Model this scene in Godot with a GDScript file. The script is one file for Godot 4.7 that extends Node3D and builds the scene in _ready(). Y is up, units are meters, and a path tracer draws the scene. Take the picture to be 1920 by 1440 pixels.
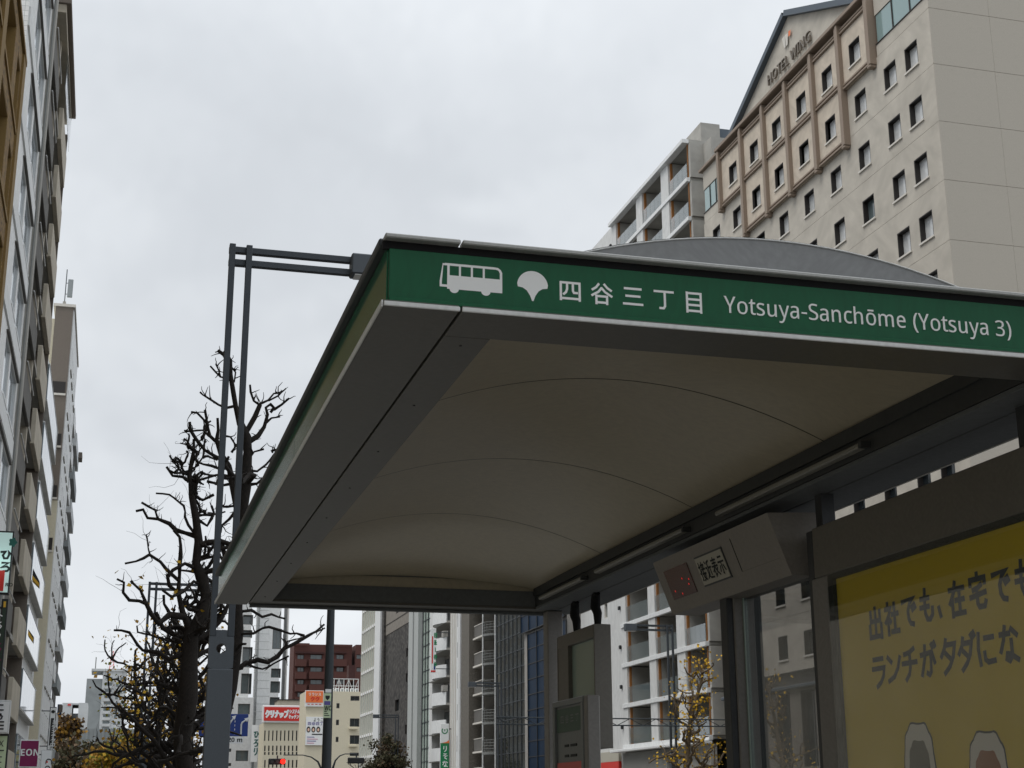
extends Node3D
# A bus shelter on a wide Tokyo avenue under an overcast sky, looking up along the street.
# x = across the street (the road is at +x), y = up, -z = along the street. Pavement top is y = 0.

const EYE := Vector3(0, 1.55, 0)
const FOCAL := 2749.88            # focal length in pixels of the 1920 x 1440 photograph
var right_dir: Vector3
var up_dir: Vector3
var view_dir: Vector3
var M := {}
var taken := {}
var cache := {}
var rng := RandomNumberGenerator.new()

# ---------------------------------------------------------------- helpers
func ray(px: float, py: float) -> Vector3:
	return view_dir + right_dir * ((px - 960.0) / FOCAL) - up_dir * ((py - 720.0) / FOCAL)
func at_x(px: float, py: float, x: float) -> Vector3:
	var d := ray(px, py)
	return EYE + d * (x / d.x)
func at_y(px: float, py: float, y: float) -> Vector3:
	var d := ray(px, py)
	return EYE + d * ((y - EYE.y) / d.y)
func at_z(px: float, py: float, z: float) -> Vector3:
	var d := ray(px, py)
	return EYE + d * (z / d.z)

func numbered(called: String) -> String:
	taken[called] = taken.get(called, 0) + 1
	return called if taken[called] == 1 else "%s_%03d" % [called, taken[called] - 1]
func thing(called: String, label: String, category: String, at := Vector3.ZERO, group := "") -> Node3D:
	var o := Node3D.new()
	o.name = numbered(called)
	add_child(o)
	o.position = at
	o.set_meta("label", label)
	o.set_meta("category", category)
	if group != "": o.set_meta("group", group)
	return o
# a mesh whose vertices are given relative to world point `at`
func part(p: Node, called: String, mesh: Mesh, m: Material, at := Vector3.ZERO, label := "") -> MeshInstance3D:
	var o := MeshInstance3D.new()
	o.name = called
	o.mesh = mesh
	o.material_override = m
	p.add_child(o, true)
	o.global_transform = Transform3D(Basis.IDENTITY, at)
	o.cast_shadow = GeometryInstance3D.SHADOW_CASTING_SETTING_ON
	if label != "": o.set_meta("label", label)
	return o
func structure(called: String, mesh: Mesh, m: Material, at := Vector3.ZERO) -> MeshInstance3D:
	var o := part(self, called, mesh, m, at)
	o.set_meta("kind", "structure")
	return o

func new_st() -> SurfaceTool:
	var st := SurfaceTool.new()
	st.begin(Mesh.PRIMITIVE_TRIANGLES)
	return st
func tri(st: SurfaceTool, a: Vector3, b: Vector3, c: Vector3, n: Vector3) -> void:
	if (b - a).cross(c - a).dot(n) > 0.0:
		var t := b
		b = c
		c = t
	st.set_normal(n); st.add_vertex(a)
	st.set_normal(n); st.add_vertex(b)
	st.set_normal(n); st.add_vertex(c)
func quad(st: SurfaceTool, a: Vector3, b: Vector3, c: Vector3, d: Vector3, n: Vector3) -> void:
	tri(st, a, b, c, n)
	tri(st, a, c, d, n)
# box from corner to corner, with chamfered edges when bev > 0
func add_box(st: SurfaceTool, lo: Vector3, hi: Vector3, bev := 0.0) -> void:
	var c := (lo + hi) * 0.5
	var h := (hi - lo).abs() * 0.5
	var ax := [Vector3.RIGHT, Vector3.UP, Vector3.BACK]
	for i in 3:
		var j := (i + 1) % 3
		var k := (i + 2) % 3
		for s in [-1.0, 1.0]:
			var n: Vector3 = ax[i] * s
			var o: Vector3 = c + n * h[i]
			var u: Vector3 = ax[j] * (h[j] - bev)
			var v: Vector3 = ax[k] * (h[k] - bev)
			quad(st, o - u - v, o + u - v, o + u + v, o - u + v, n)
			if bev > 0.0:
				for t in [-1.0, 1.0]:
					var m: Vector3 = ax[j] * t
					var o2: Vector3 = c + m * h[j]
					var e1: Vector3 = o + m * (h[j] - bev)
					var e2: Vector3 = o2 + n * (h[i] - bev)
					quad(st, e1 - v, e1 + v, e2 + v, e2 - v, (n + m).normalized())
					for r in [-1.0, 1.0]:
						var q: Vector3 = ax[k] * r
						if i == 0:
							var p3: Vector3 = c + q * h[k] + n * (h[i] - bev) + m * (h[j] - bev)
							tri(st, e1 + q * (h[k] - bev), e2 + q * (h[k] - bev), p3, (n + m + q).normalized())
func box_mesh(size: Vector3, bev := 0.0) -> Mesh:
	var key := "b%.4f,%.4f,%.4f,%.4f" % [size.x, size.y, size.z, bev]
	if not cache.has(key):
		var st := new_st()
		add_box(st, -size * 0.5, size * 0.5, bev)
		cache[key] = st.commit()
	return cache[key]
func bb(p: Node, called: String, x0: float, x1: float, y0: float, y1: float, z0: float, z1: float, m: Material, bev := 0.0, label := "") -> MeshInstance3D:
	var size := Vector3(absf(x1 - x0), absf(y1 - y0), absf(z1 - z0))
	return part(p, called, box_mesh(size, bev), m, Vector3(x0 + x1, y0 + y1, z0 + z1) * 0.5, label)
# a straight bar of square or round section between two points
func add_tube(st: SurfaceTool, pts: Array, radii: Array, sides := 8, cap := true) -> void:
	var n := pts.size()
	var rings := []
	var t0: Vector3 = (pts[1] - pts[0]).normalized()
	var u: Vector3 = t0.cross(Vector3.UP if absf(t0.y) < 0.9 else Vector3.RIGHT).normalized()
	for i in n:
		var t: Vector3
		if i == 0: t = (pts[1] - pts[0]).normalized()
		elif i == n - 1: t = (pts[n - 1] - pts[n - 2]).normalized()
		else: t = ((pts[i + 1] - pts[i]).normalized() + (pts[i] - pts[i - 1]).normalized()).normalized()
		if t.length() < 0.5: t = t0
		u = (u - t * u.dot(t)).normalized()
		var v := t.cross(u)
		var ring := []
		for k in sides:
			var a := TAU * k / sides
			ring.append([pts[i] + (u * cos(a) + v * sin(a)) * radii[i], u * cos(a) + v * sin(a)])
		rings.append(ring)
	for i in n - 1:
		for k in sides:
			var a = rings[i][k]
			var b = rings[i][(k + 1) % sides]
			var c = rings[i + 1][(k + 1) % sides]
			var d = rings[i + 1][k]
			for q in [[a, d, c], [a, c, b]]:
				for w in q:
					st.set_normal(w[1]); st.add_vertex(w[0])
	if cap:
		for e in [0, n - 1]:
			var nn: Vector3 = (pts[0] - pts[1]).normalized() if e == 0 else (pts[n - 1] - pts[n - 2]).normalized()
			for k in sides:
				tri(st, pts[e], rings[e][k][0], rings[e][(k + 1) % sides][0], nn)
func bar(p: Node, called: String, a: Vector3, b: Vector3, r: float, m: Material, sides := 8, r2 := -1.0) -> MeshInstance3D:
	var st := new_st()
	add_tube(st, [Vector3.ZERO, b - a], [r, r if r2 < 0.0 else r2], sides)
	return part(p, called, st.commit(), m, a)
# wall on a plane (axis "x": u runs along z; axis "z": u runs along x) with real openings and their reveals
func wall(p: Node, called: String, axis: String, plane: float, sgn: float, u0: float, u1: float, v0: float, v1: float, holes: Array, depth: float, m: Material, thick := 0.0, label := "") -> MeshInstance3D:
	var us := [u0, u1]
	var vs := [v0, v1]
	for h in holes:
		for q in [h[0], h[1]]: us.append(clampf(q, minf(u0, u1), maxf(u0, u1)))
		for q in [h[2], h[3]]: vs.append(clampf(q, v0, v1))
	us.sort(); vs.sort()
	var n := Vector3(sgn, 0, 0) if axis == "x" else Vector3(0, 0, sgn)
	var pt := func(u: float, v: float, d: float) -> Vector3:
		return Vector3(plane - sgn * d, v, u) if axis == "x" else Vector3(u, v, plane - sgn * d)
	var along := Vector3(0, 0, 1) if axis == "x" else Vector3(1, 0, 0)
	var st := new_st()
	for i in us.size() - 1:
		if us[i + 1] - us[i] < 1e-4: continue
		for j in vs.size() - 1:
			if vs[j + 1] - vs[j] < 1e-4: continue
			var mu: float = (us[i] + us[i + 1]) * 0.5
			var mv: float = (vs[j] + vs[j + 1]) * 0.5
			var open := false
			for h in holes:
				if mu > h[0] and mu < h[1] and mv > h[2] and mv < h[3]: open = true
			if not open:
				quad(st, pt.call(us[i], vs[j], 0.0), pt.call(us[i + 1], vs[j], 0.0), pt.call(us[i + 1], vs[j + 1], 0.0), pt.call(us[i], vs[j + 1], 0.0), n)
	for h in holes:
		quad(st, pt.call(h[0], h[2], 0.0), pt.call(h[0], h[3], 0.0), pt.call(h[0], h[3], depth), pt.call(h[0], h[2], depth), along)
		quad(st, pt.call(h[1], h[2], 0.0), pt.call(h[1], h[3], 0.0), pt.call(h[1], h[3], depth), pt.call(h[1], h[2], depth), -along)
		quad(st, pt.call(h[0], h[2], 0.0), pt.call(h[1], h[2], 0.0), pt.call(h[1], h[2], depth), pt.call(h[0], h[2], depth), Vector3.UP)
		quad(st, pt.call(h[0], h[3], 0.0), pt.call(h[1], h[3], 0.0), pt.call(h[1], h[3], depth), pt.call(h[0], h[3], depth), Vector3.DOWN)
	if thick > 0.0:
		var a: float = us[0]
		var b: float = us[us.size() - 1]
		quad(st, pt.call(a, v0, 0.0), pt.call(a, v1, 0.0), pt.call(a, v1, thick), pt.call(a, v0, thick), -along)
		quad(st, pt.call(b, v0, 0.0), pt.call(b, v1, 0.0), pt.call(b, v1, thick), pt.call(b, v0, thick), along)
		quad(st, pt.call(a, v1, 0.0), pt.call(b, v1, 0.0), pt.call(b, v1, thick), pt.call(a, v1, thick), Vector3.UP)
		quad(st, pt.call(a, v0, 0.0), pt.call(b, v0, 0.0), pt.call(b, v0, thick), pt.call(a, v0, thick), Vector3.DOWN)
	return part(p, called, st.commit(), m, Vector3.ZERO, label)
# a window set `recess` deep in a wall: frame (with mullions) > pane, sill
func window(p: Node, axis: String, plane: float, sgn: float, u0: float, u1: float, v0: float, v1: float, recess: float, frame_m: Material, pane_m: Material, sill_m: Material = null, mullions := 0, lining := 0.05, transoms := 0) -> MeshInstance3D:
	var w := u1 - u0
	var h := v1 - v0
	var c := Vector3(plane, (v0 + v1) * 0.5, (u0 + u1) * 0.5) if axis == "x" else Vector3((u0 + u1) * 0.5, (v0 + v1) * 0.5, plane)
	var key := "w%s%.0f,%.2f,%.2f,%.2f,%d,%.3f,%d" % [axis, sgn, w, h, recess, mullions, lining, transoms]
	var box := func(st: SurfaceTool, a0: float, a1: float, b0: float, b1: float, d0: float, d1: float) -> void:
		if axis == "x": add_box(st, Vector3(-sgn * d1, b0, a0), Vector3(-sgn * d0, b1, a1))
		else: add_box(st, Vector3(a0, b0, -sgn * d1), Vector3(a1, b1, -sgn * d0))
	if not cache.has(key):
		var st := new_st()
		var l := lining
		var o := 0.004
		box.call(st, -w / 2 + o, -w / 2 + l, -h / 2 + o, h / 2 - o, o * 2, recess)
		box.call(st, w / 2 - l, w / 2 - o, -h / 2 + o, h / 2 - o, o * 2, recess)
		box.call(st, -w / 2 + l, w / 2 - l, h / 2 - l, h / 2 - o, o * 2, recess)
		box.call(st, -w / 2 + l, w / 2 - l, -h / 2 + o, -h / 2 + l, o * 2, recess)
		for k in mullions:
			var x := -w / 2 + w * (k + 1.0) / (mullions + 1.0)
			box.call(st, x - 0.03, x + 0.03, -h / 2 + l, h / 2 - l, recess - 0.06, recess - 0.01)
		for k in transoms:
			var y := -h / 2 + h * (k + 1.0) / (transoms + 1.0)
			box.call(st, -w / 2 + l, w / 2 - l, y - 0.03, y + 0.03, recess - 0.065, recess - 0.012)
		cache[key] = st.commit()
		var s2 := new_st()
		box.call(s2, -w / 2 + l * 0.5, w / 2 - l * 0.5, -h / 2 + l * 0.5, h / 2 - l * 0.5, recess - 0.03, recess - 0.005)
		cache[key + "p"] = s2.commit()
		var s3 := new_st()
		box.call(s3, -w / 2 - 0.06, w / 2 + 0.06, -h / 2 - 0.09, -h / 2 - 0.005, -0.07, 0.04)
		cache[key + "s"] = s3.commit()
	var o := part(p, "window", cache[key], frame_m, c)
	part(o, "pane", cache[key + "p"], pane_m, c)
	if sill_m != null: part(o, "sill", cache[key + "s"], sill_m, c)
	return o

# ---------------------------------------------------------------- materials
func noise_tex(key: String, seed_: int, freq: float, lo: float, hi: float, octaves := 4, size := 256, sx := 1.0, sy := 1.0, kind := 0) -> ImageTexture:
	if cache.has("t" + key): return cache["t" + key]
	var f := FastNoiseLite.new()
	f.seed = seed_
	f.frequency = freq
	f.fractal_octaves = octaves
	f.noise_type = FastNoiseLite.TYPE_SIMPLEX_SMOOTH if kind == 0 else FastNoiseLite.TYPE_VALUE
	var im := Image.create(size, size, true, Image.FORMAT_RGB8)
	for y in size:
		for x in size:
			# wrapped on a torus so the tile has no seam
			var a := TAU * x / size
			var b := TAU * y / size
			var r := size / TAU
			var v := f.get_noise_3d((cos(a) * r + 31.0 * sin(b)) * sx, sin(a) * r * sx + cos(b) * r * sy, sin(b) * r * sy)
			var g := clampf(lo + (hi - lo) * (v * 0.9 + 0.5), 0.0, 1.0)
			im.set_pixel(x, y, Color(g, g, g))
	im.generate_mipmaps()
	cache["t" + key] = ImageTexture.create_from_image(im)
	return cache["t" + key]
func mat(called: String, srgb: Color, rough := 0.8, metal := 0.0, tex: Texture2D = null, scale := 0.3, spec := 0.5) -> StandardMaterial3D:
	var m := StandardMaterial3D.new()
	m.resource_name = called
	m.albedo_color = srgb
	m.roughness = rough
	m.metallic = metal
	m.metallic_specular = spec
	if tex != null:
		m.albedo_texture = tex
		m.uv1_triplanar = true
		m.uv1_world_triplanar = true
		m.uv1_scale = Vector3.ONE * scale
	M[called] = m
	return m
func rgb(r: int, g: int, b: int) -> Color:
	return Color8(r, g, b)

# ---------------------------------------------------------------- lettering from strokes (100 x 100 grid, y down)
const STROKES := {
	"四": [[8,12,8,93],[8,14,92,14,92,93],[8,85,92,85],[36,14,36,42,31,57,20,67],[62,14,62,50,66,58,82,58]],
	"谷": [[38,6,26,22,8,34],[62,6,76,22,94,34],[50,24,36,42,6,60],[50,24,66,42,96,60],[26,58,26,97],[26,62,74,62,74,97],[26,90,74,90]],
	"三": [[12,14,88,14],[18,48,82,48],[6,84,94,84]],
	"丁": [[6,14,94,14],[54,14,54,80,48,90,30,90]],
	"目": [[18,5,18,97],[18,9,82,9,82,97],[18,37,82,37],[18,63,82,63],[18,90,82,90]],
	"出": [[50,4,50,90],[18,14,18,44,82,44,82,14],[10,54,10,94],[10,90,90,90],[90,54,90,97]],
	"社": [[24,4,24,18],[6,22,42,22,30,42,6,62],[25,46,25,98],[30,50,44,62],[70,8,70,90],[50,40,94,40],[46,90,98,90]],
	"で": [[8,20,84,14,60,26,46,48,48,70,60,84,80,88],[70,36,79,50],[86,30,95,44]],
	"も": [[44,4,40,40,40,70,50,88,68,90,84,78,86,58],[14,30,68,30],[10,54,66,54]],
	"、": [[14,64,38,92]],
	"在": [[6,24,94,24],[44,4,34,32,8,62],[24,46,24,97],[66,34,66,88],[42,54,92,54],[36,90,97,90]],
	"宅": [[50,0,50,14],[10,32,10,16,90,16,90,32],[72,32,50,40,22,44],[6,62,94,54],[46,42,46,80,54,90,84,90,92,76]],
	"ラ": [[18,14,82,14],[10,42,88,42,80,66,62,84,34,97]],
	"ン": [[12,18,38,36],[12,90,50,78,76,54,92,22]],
	"チ": [[82,8,54,18,18,22],[6,48,95,48],[54,18,54,60,46,80,24,97]],
	"が": [[8,34,66,30,68,50,64,84,54,92,40,86],[36,8,32,44,10,92],[74,26,90,62],[74,6,83,20],[90,2,98,16]],
	"タ": [[40,4,30,28,8,52],[34,20,88,20,76,54,54,80,22,98],[34,42,70,66]],
	"ダ": [[36,10,28,32,8,54],[32,26,80,26,70,56,50,80,22,98],[32,46,66,68],[78,4,88,18],[92,-2,100,12]],
	"に": [[16,8,10,50,18,94],[44,24,92,24],[42,60,44,80,58,88,95,86]],
	"な": [[8,24,58,24],[36,4,26,40,8,70],[64,12,94,32],[64,40,64,82,50,94,36,88,40,76,58,78,94,95]],
	"接": [[20,4,20,92,8,92],[4,26,36,26],[4,60,36,48],[66,4,66,16],[44,18,94,18],[56,24,60,36],[82,24,76,36],[42,40,98,40],[40,62,98,62],[64,44,52,78,88,96],[84,62,72,84,44,97]],
	"近": [[12,8,24,20],[6,40,24,40,24,76,6,92],[24,80,44,92,98,94],[80,8,46,16,46,50,38,78],[46,42,94,42],[74,42,74,80]],
	"表": [[50,4,50,46],[14,16,86,16],[20,31,80,31],[6,46,94,46],[46,48,6,72],[30,62,30,94,50,84],[50,50,66,76,96,94],[84,56,66,70]],
	"示": [[24,12,76,12],[6,36,94,36],[50,36,50,94,38,90],[28,54,10,82],[72,54,90,82]],
	"ク": [[40,4,30,30,8,54],[36,22,88,22,76,60,30,97]],
	"リ": [[24,10,24,60],[76,8,76,54,66,78,40,96]],
	"ナ": [[6,38,94,38],[54,6,54,50,44,76,20,96]],
	"ッ": [[14,46,24,66],[42,40,50,60],[86,42,72,74,34,96]],
	"プ": [[8,20,80,20,74,56,54,82,22,96],[88,0,98,8,90,17,81,9,87,0]],
	"シ": [[14,14,38,26],[8,42,32,54],[12,92,54,80,92,30]],
	"ス": [[14,16,80,16,66,50,10,92],[56,58,92,94]],
	"テ": [[22,14,78,14],[6,42,94,42],[52,42,50,68,26,96]],
	"ム": [[44,8,14,84,84,78],[66,52,92,94]],
	"キ": [[12,34,86,24],[8,62,92,52],[40,6,58,96]],
	"よ": [[52,6,52,80,40,94,16,90,16,76,40,70,90,90],[52,30,86,28]],
	"う": [[30,8,66,16],[14,42,60,30,80,46,72,76,36,98]],
	"こ": [[22,16,78,16],[16,70,26,88,86,86]],
	"り": [[28,8,24,56],[68,6,74,44,66,76,40,96]],
	"そ": [[24,10,74,10,20,42,92,40,52,54,46,78,80,94]],
	"銀": [[24,4,4,32],[24,4,44,28],[12,36,38,36],[6,56,44,56],[24,36,24,90],[4,92,46,88],[56,8,90,8,90,46,56,46],[56,27,90,27],[56,8,56,94,74,86],[68,50,98,94],[92,58,78,70]],
	"行": [[30,4,8,28],[32,30,6,56],[22,46,22,98],[48,14,90,14],[42,40,98,40],[74,40,74,92,60,92]],
	"ひ": [[4,24,40,20,22,56,34,86,60,84,72,50,68,20,94,52]],
	"ろ": [[20,12,74,12,16,58,60,46,86,64,70,90,34,94]],
	"ロ": [[14,14,14,90],[14,16,86,16,86,90],[14,84,86,84]],
	"ー": [[50,10,50,90]],
	"ト": [[40,6,40,96],[42,36,84,58]],
	"ミ": [[22,12,82,26],[22,44,78,58],[14,76,88,94]],
}
# glyphs lie in the plane spanned by `ux` (reading direction) and `uy` (up), facing `n`; size is the glyph height in metres
func add_glyph(st: SurfaceTool, ch: String, org: Vector3, ux: Vector3, uy: Vector3, w: float, h: float, weight: float, shear := 0.0) -> void:
	if not STROKES.has(ch): return
	var n := ux.cross(uy).normalized()
	var lift := 0.0
	for s in STROKES[ch]:
		var pts := []
		for i in range(0, s.size(), 2):
			pts.append(Vector2((s[i] / 100.0 + shear * (1.0 - s[i + 1] / 100.0)) * w, (1.0 - s[i + 1] / 100.0) * h))
		var hw := weight * h * 0.5
		var lefts := []
		var rights := []
		for i in pts.size():
			var d := Vector2.ZERO
			var k := 1.0
			if i == 0: d = (pts[1] - pts[0]).normalized()
			elif i == pts.size() - 1: d = (pts[i] - pts[i - 1]).normalized()
			else:
				var d0: Vector2 = (pts[i] - pts[i - 1]).normalized()
				var d1: Vector2 = (pts[i + 1] - pts[i]).normalized()
				d = (d0 + d1).normalized()
				if d.length() < 0.1: d = d0
				k = minf(1.0 / maxf(d.dot(d1), 0.35), 2.2)
			var nn := Vector2(-d.y, d.x) * hw * k
			var e := Vector2.ZERO
			if i == 0: e = -d * hw * 0.5
			if i == pts.size() - 1: e = d * hw * 0.5
			lefts.append(pts[i] + nn + e)
			rights.append(pts[i] - nn + e)
		lift += h * 0.0015
		for i in pts.size() - 1:
			var q := []
			for v in [lefts[i], lefts[i + 1], rights[i + 1], rights[i]]:
				q.append(org + ux * v.x + uy * v.y + n * (lift + h * 0.0001 * i))
			quad(st, q[0], q[1], q[2], q[3], n)
func glyphs(p: Node, called: String, text: String, org: Vector3, ux: Vector3, uy: Vector3, w: float, h: float, step: Vector3, weight: float, m: Material, shear := 0.0) -> MeshInstance3D:
	var st := new_st()
	for i in text.length():
		add_glyph(st, text[i], step * i, ux, uy, w, h, weight, shear)
	return part(p, called, st.commit(), m, org)
# flat polygon print or plate; pts are Vector2 in the (ux, uy) plane
func add_poly(st: SurfaceTool, pts: PackedVector2Array, org: Vector3, ux: Vector3, uy: Vector3) -> void:
	var n := ux.cross(uy).normalized()
	var idx := Geometry2D.triangulate_polygon(pts)
	for i in range(0, idx.size(), 3):
		var v := []
		for k in 3:
			var q := pts[idx[i + k]]
			v.append(org + ux * q.x + uy * q.y)
		tri(st, v[0], v[1], v[2], n)
func poly(p: Node, called: String, pts: PackedVector2Array, org: Vector3, ux: Vector3, uy: Vector3, m: Material) -> MeshInstance3D:
	var st := new_st()
	add_poly(st, pts, Vector3.ZERO, ux, uy)
	return part(p, called, st.commit(), m, org)
func ellipse(cx: float, cy: float, rx: float, ry: float, n := 24, wob := 0.0, k := 7) -> PackedVector2Array:
	var a := PackedVector2Array()
	for i in n:
		var t := TAU * i / n
		var s := 1.0 + wob * cos(t * k)
		a.append(Vector2(cx + rx * s * cos(t), cy + ry * s * sin(t)))
	return a
# Latin lettering; x_dir is the reading direction, width the length in metres of the whole line
func latin(p: Node, called: String, text: String, org: Vector3, yaw: float, width: float, cap: float, m: Material, bold := false, depth := 0.004, roll := 0.0) -> MeshInstance3D:
	var f := SystemFont.new()
	f.font_names = PackedStringArray(["Droid Sans"])
	f.font_weight = 700 if bold else 400
	var t := TextMesh.new()
	t.font = f
	t.text = text
	t.font_size = 64
	t.pixel_size = cap / (64.0 * 0.714)
	t.depth = depth
	t.horizontal_alignment = HORIZONTAL_ALIGNMENT_LEFT
	t.vertical_alignment = VERTICAL_ALIGNMENT_BOTTOM
	var box := t.get_aabb()
	var o := part(p, called, t, m, org)
	var sx := width / maxf(box.size.x, 0.001)
	var b := Basis(Vector3.UP, yaw) * Basis(Vector3.BACK, roll) * Basis.from_scale(Vector3(sx, 1, 1))
	o.global_basis = b
	# set the baseline-left corner on org
	o.global_position += b * Vector3(-box.position.x, -box.position.y, 0)
	return o

# ---------------------------------------------------------------- camera, sky, sun
func build_view() -> void:
	var yaw := deg_to_rad(15.161)
	var pit := deg_to_rad(16.0394)
	var rol := deg_to_rad(-0.2591)
	view_dir = Vector3(sin(yaw) * cos(pit), sin(pit), -cos(yaw) * cos(pit))
	var r0 := Vector3(cos(yaw), 0, sin(yaw))
	var u0 := r0.cross(view_dir)
	right_dir = r0 * cos(rol) + u0 * sin(rol)
	up_dir = -r0 * sin(rol) + u0 * cos(rol)
	var cam := Camera3D.new()
	cam.name = "camera"
	cam.fov = rad_to_deg(2.0 * atan(720.0 / FOCAL))
	cam.near = 0.05
	cam.far = 4000.0
	cam.transform = Transform3D(Basis(right_dir, up_dir, -view_dir), EYE)
	add_child(cam)
	cam.current = true

	var env := Environment.new()
	env.background_mode = Environment.BG_SKY
	env.tonemap_mode = Environment.TONE_MAPPER_LINEAR
	env.tonemap_exposure = 1.05
	env.sdfgi_enabled = true
	env.ssao_enabled = true
	env.ssil_enabled = true
	# overcast: grey cloud noise, brightened towards the unseen zenith to light the walls
	var f := FastNoiseLite.new()
	f.seed = 11
	f.frequency = 1.15
	f.fractal_octaves = 5
	f.fractal_gain = 0.48
	f.domain_warp_enabled = true
	f.domain_warp_amplitude = 0.35
	f.domain_warp_frequency = 1.4
	var w := 1024
	var h := 512
	var im := Image.create(w, h, false, Image.FORMAT_RGBF)
	for y in h:
		var el := PI * (0.5 - (y + 0.5) / h)
		for x in w:
			var az := TAU * (x + 0.5) / w
			var d := Vector3(cos(el) * sin(az), sin(el), cos(el) * cos(az))
			# cloud sheet seen from below: stretch towards the horizon
			var s := 1.0 / (maxf(d.y, 0.0) + 0.28)
			var q := Vector3(d.x * s, 0.0, d.z * s)
			var v := f.get_noise_3d(q.x, 3.7, q.z)
			var g := clampf(0.735 + v * 0.17, 0.60, 0.86) * (1.0 + 1.5 * pow(maxf(d.y, 0.0), 4.0))
			var blue := clampf(0.5 - v * 0.9, 0.0, 1.0)
			im.set_pixel(x, y, Color(g * (0.968 - 0.016 * blue), g * (1.008 - 0.003 * blue), g * (1.05 + 0.02 * blue)))
	var sky := Sky.new()
	var sm := PanoramaSkyMaterial.new()
	sm.panorama = ImageTexture.create_from_image(im)
	sm.energy_multiplier = SKY_ENERGY
	sky.sky_material = sm
	env.sky = sky
	var we := WorldEnvironment.new()
	we.name = "environment"
	we.environment = env
	add_child(we)

	var sun := DirectionalLight3D.new()
	sun.name = "sun"
	sun.light_energy = 0.5
	sun.light_angular_distance = 30.0
	sun.light_color = Color(1.0, 0.975, 0.94)
	sun.shadow_enabled = true
	add_child(sun)
	sun.look_at_from_position(Vector3(-24, 46, 7), Vector3.ZERO, Vector3.UP)

const SKY_ENERGY := 1.0

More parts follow.
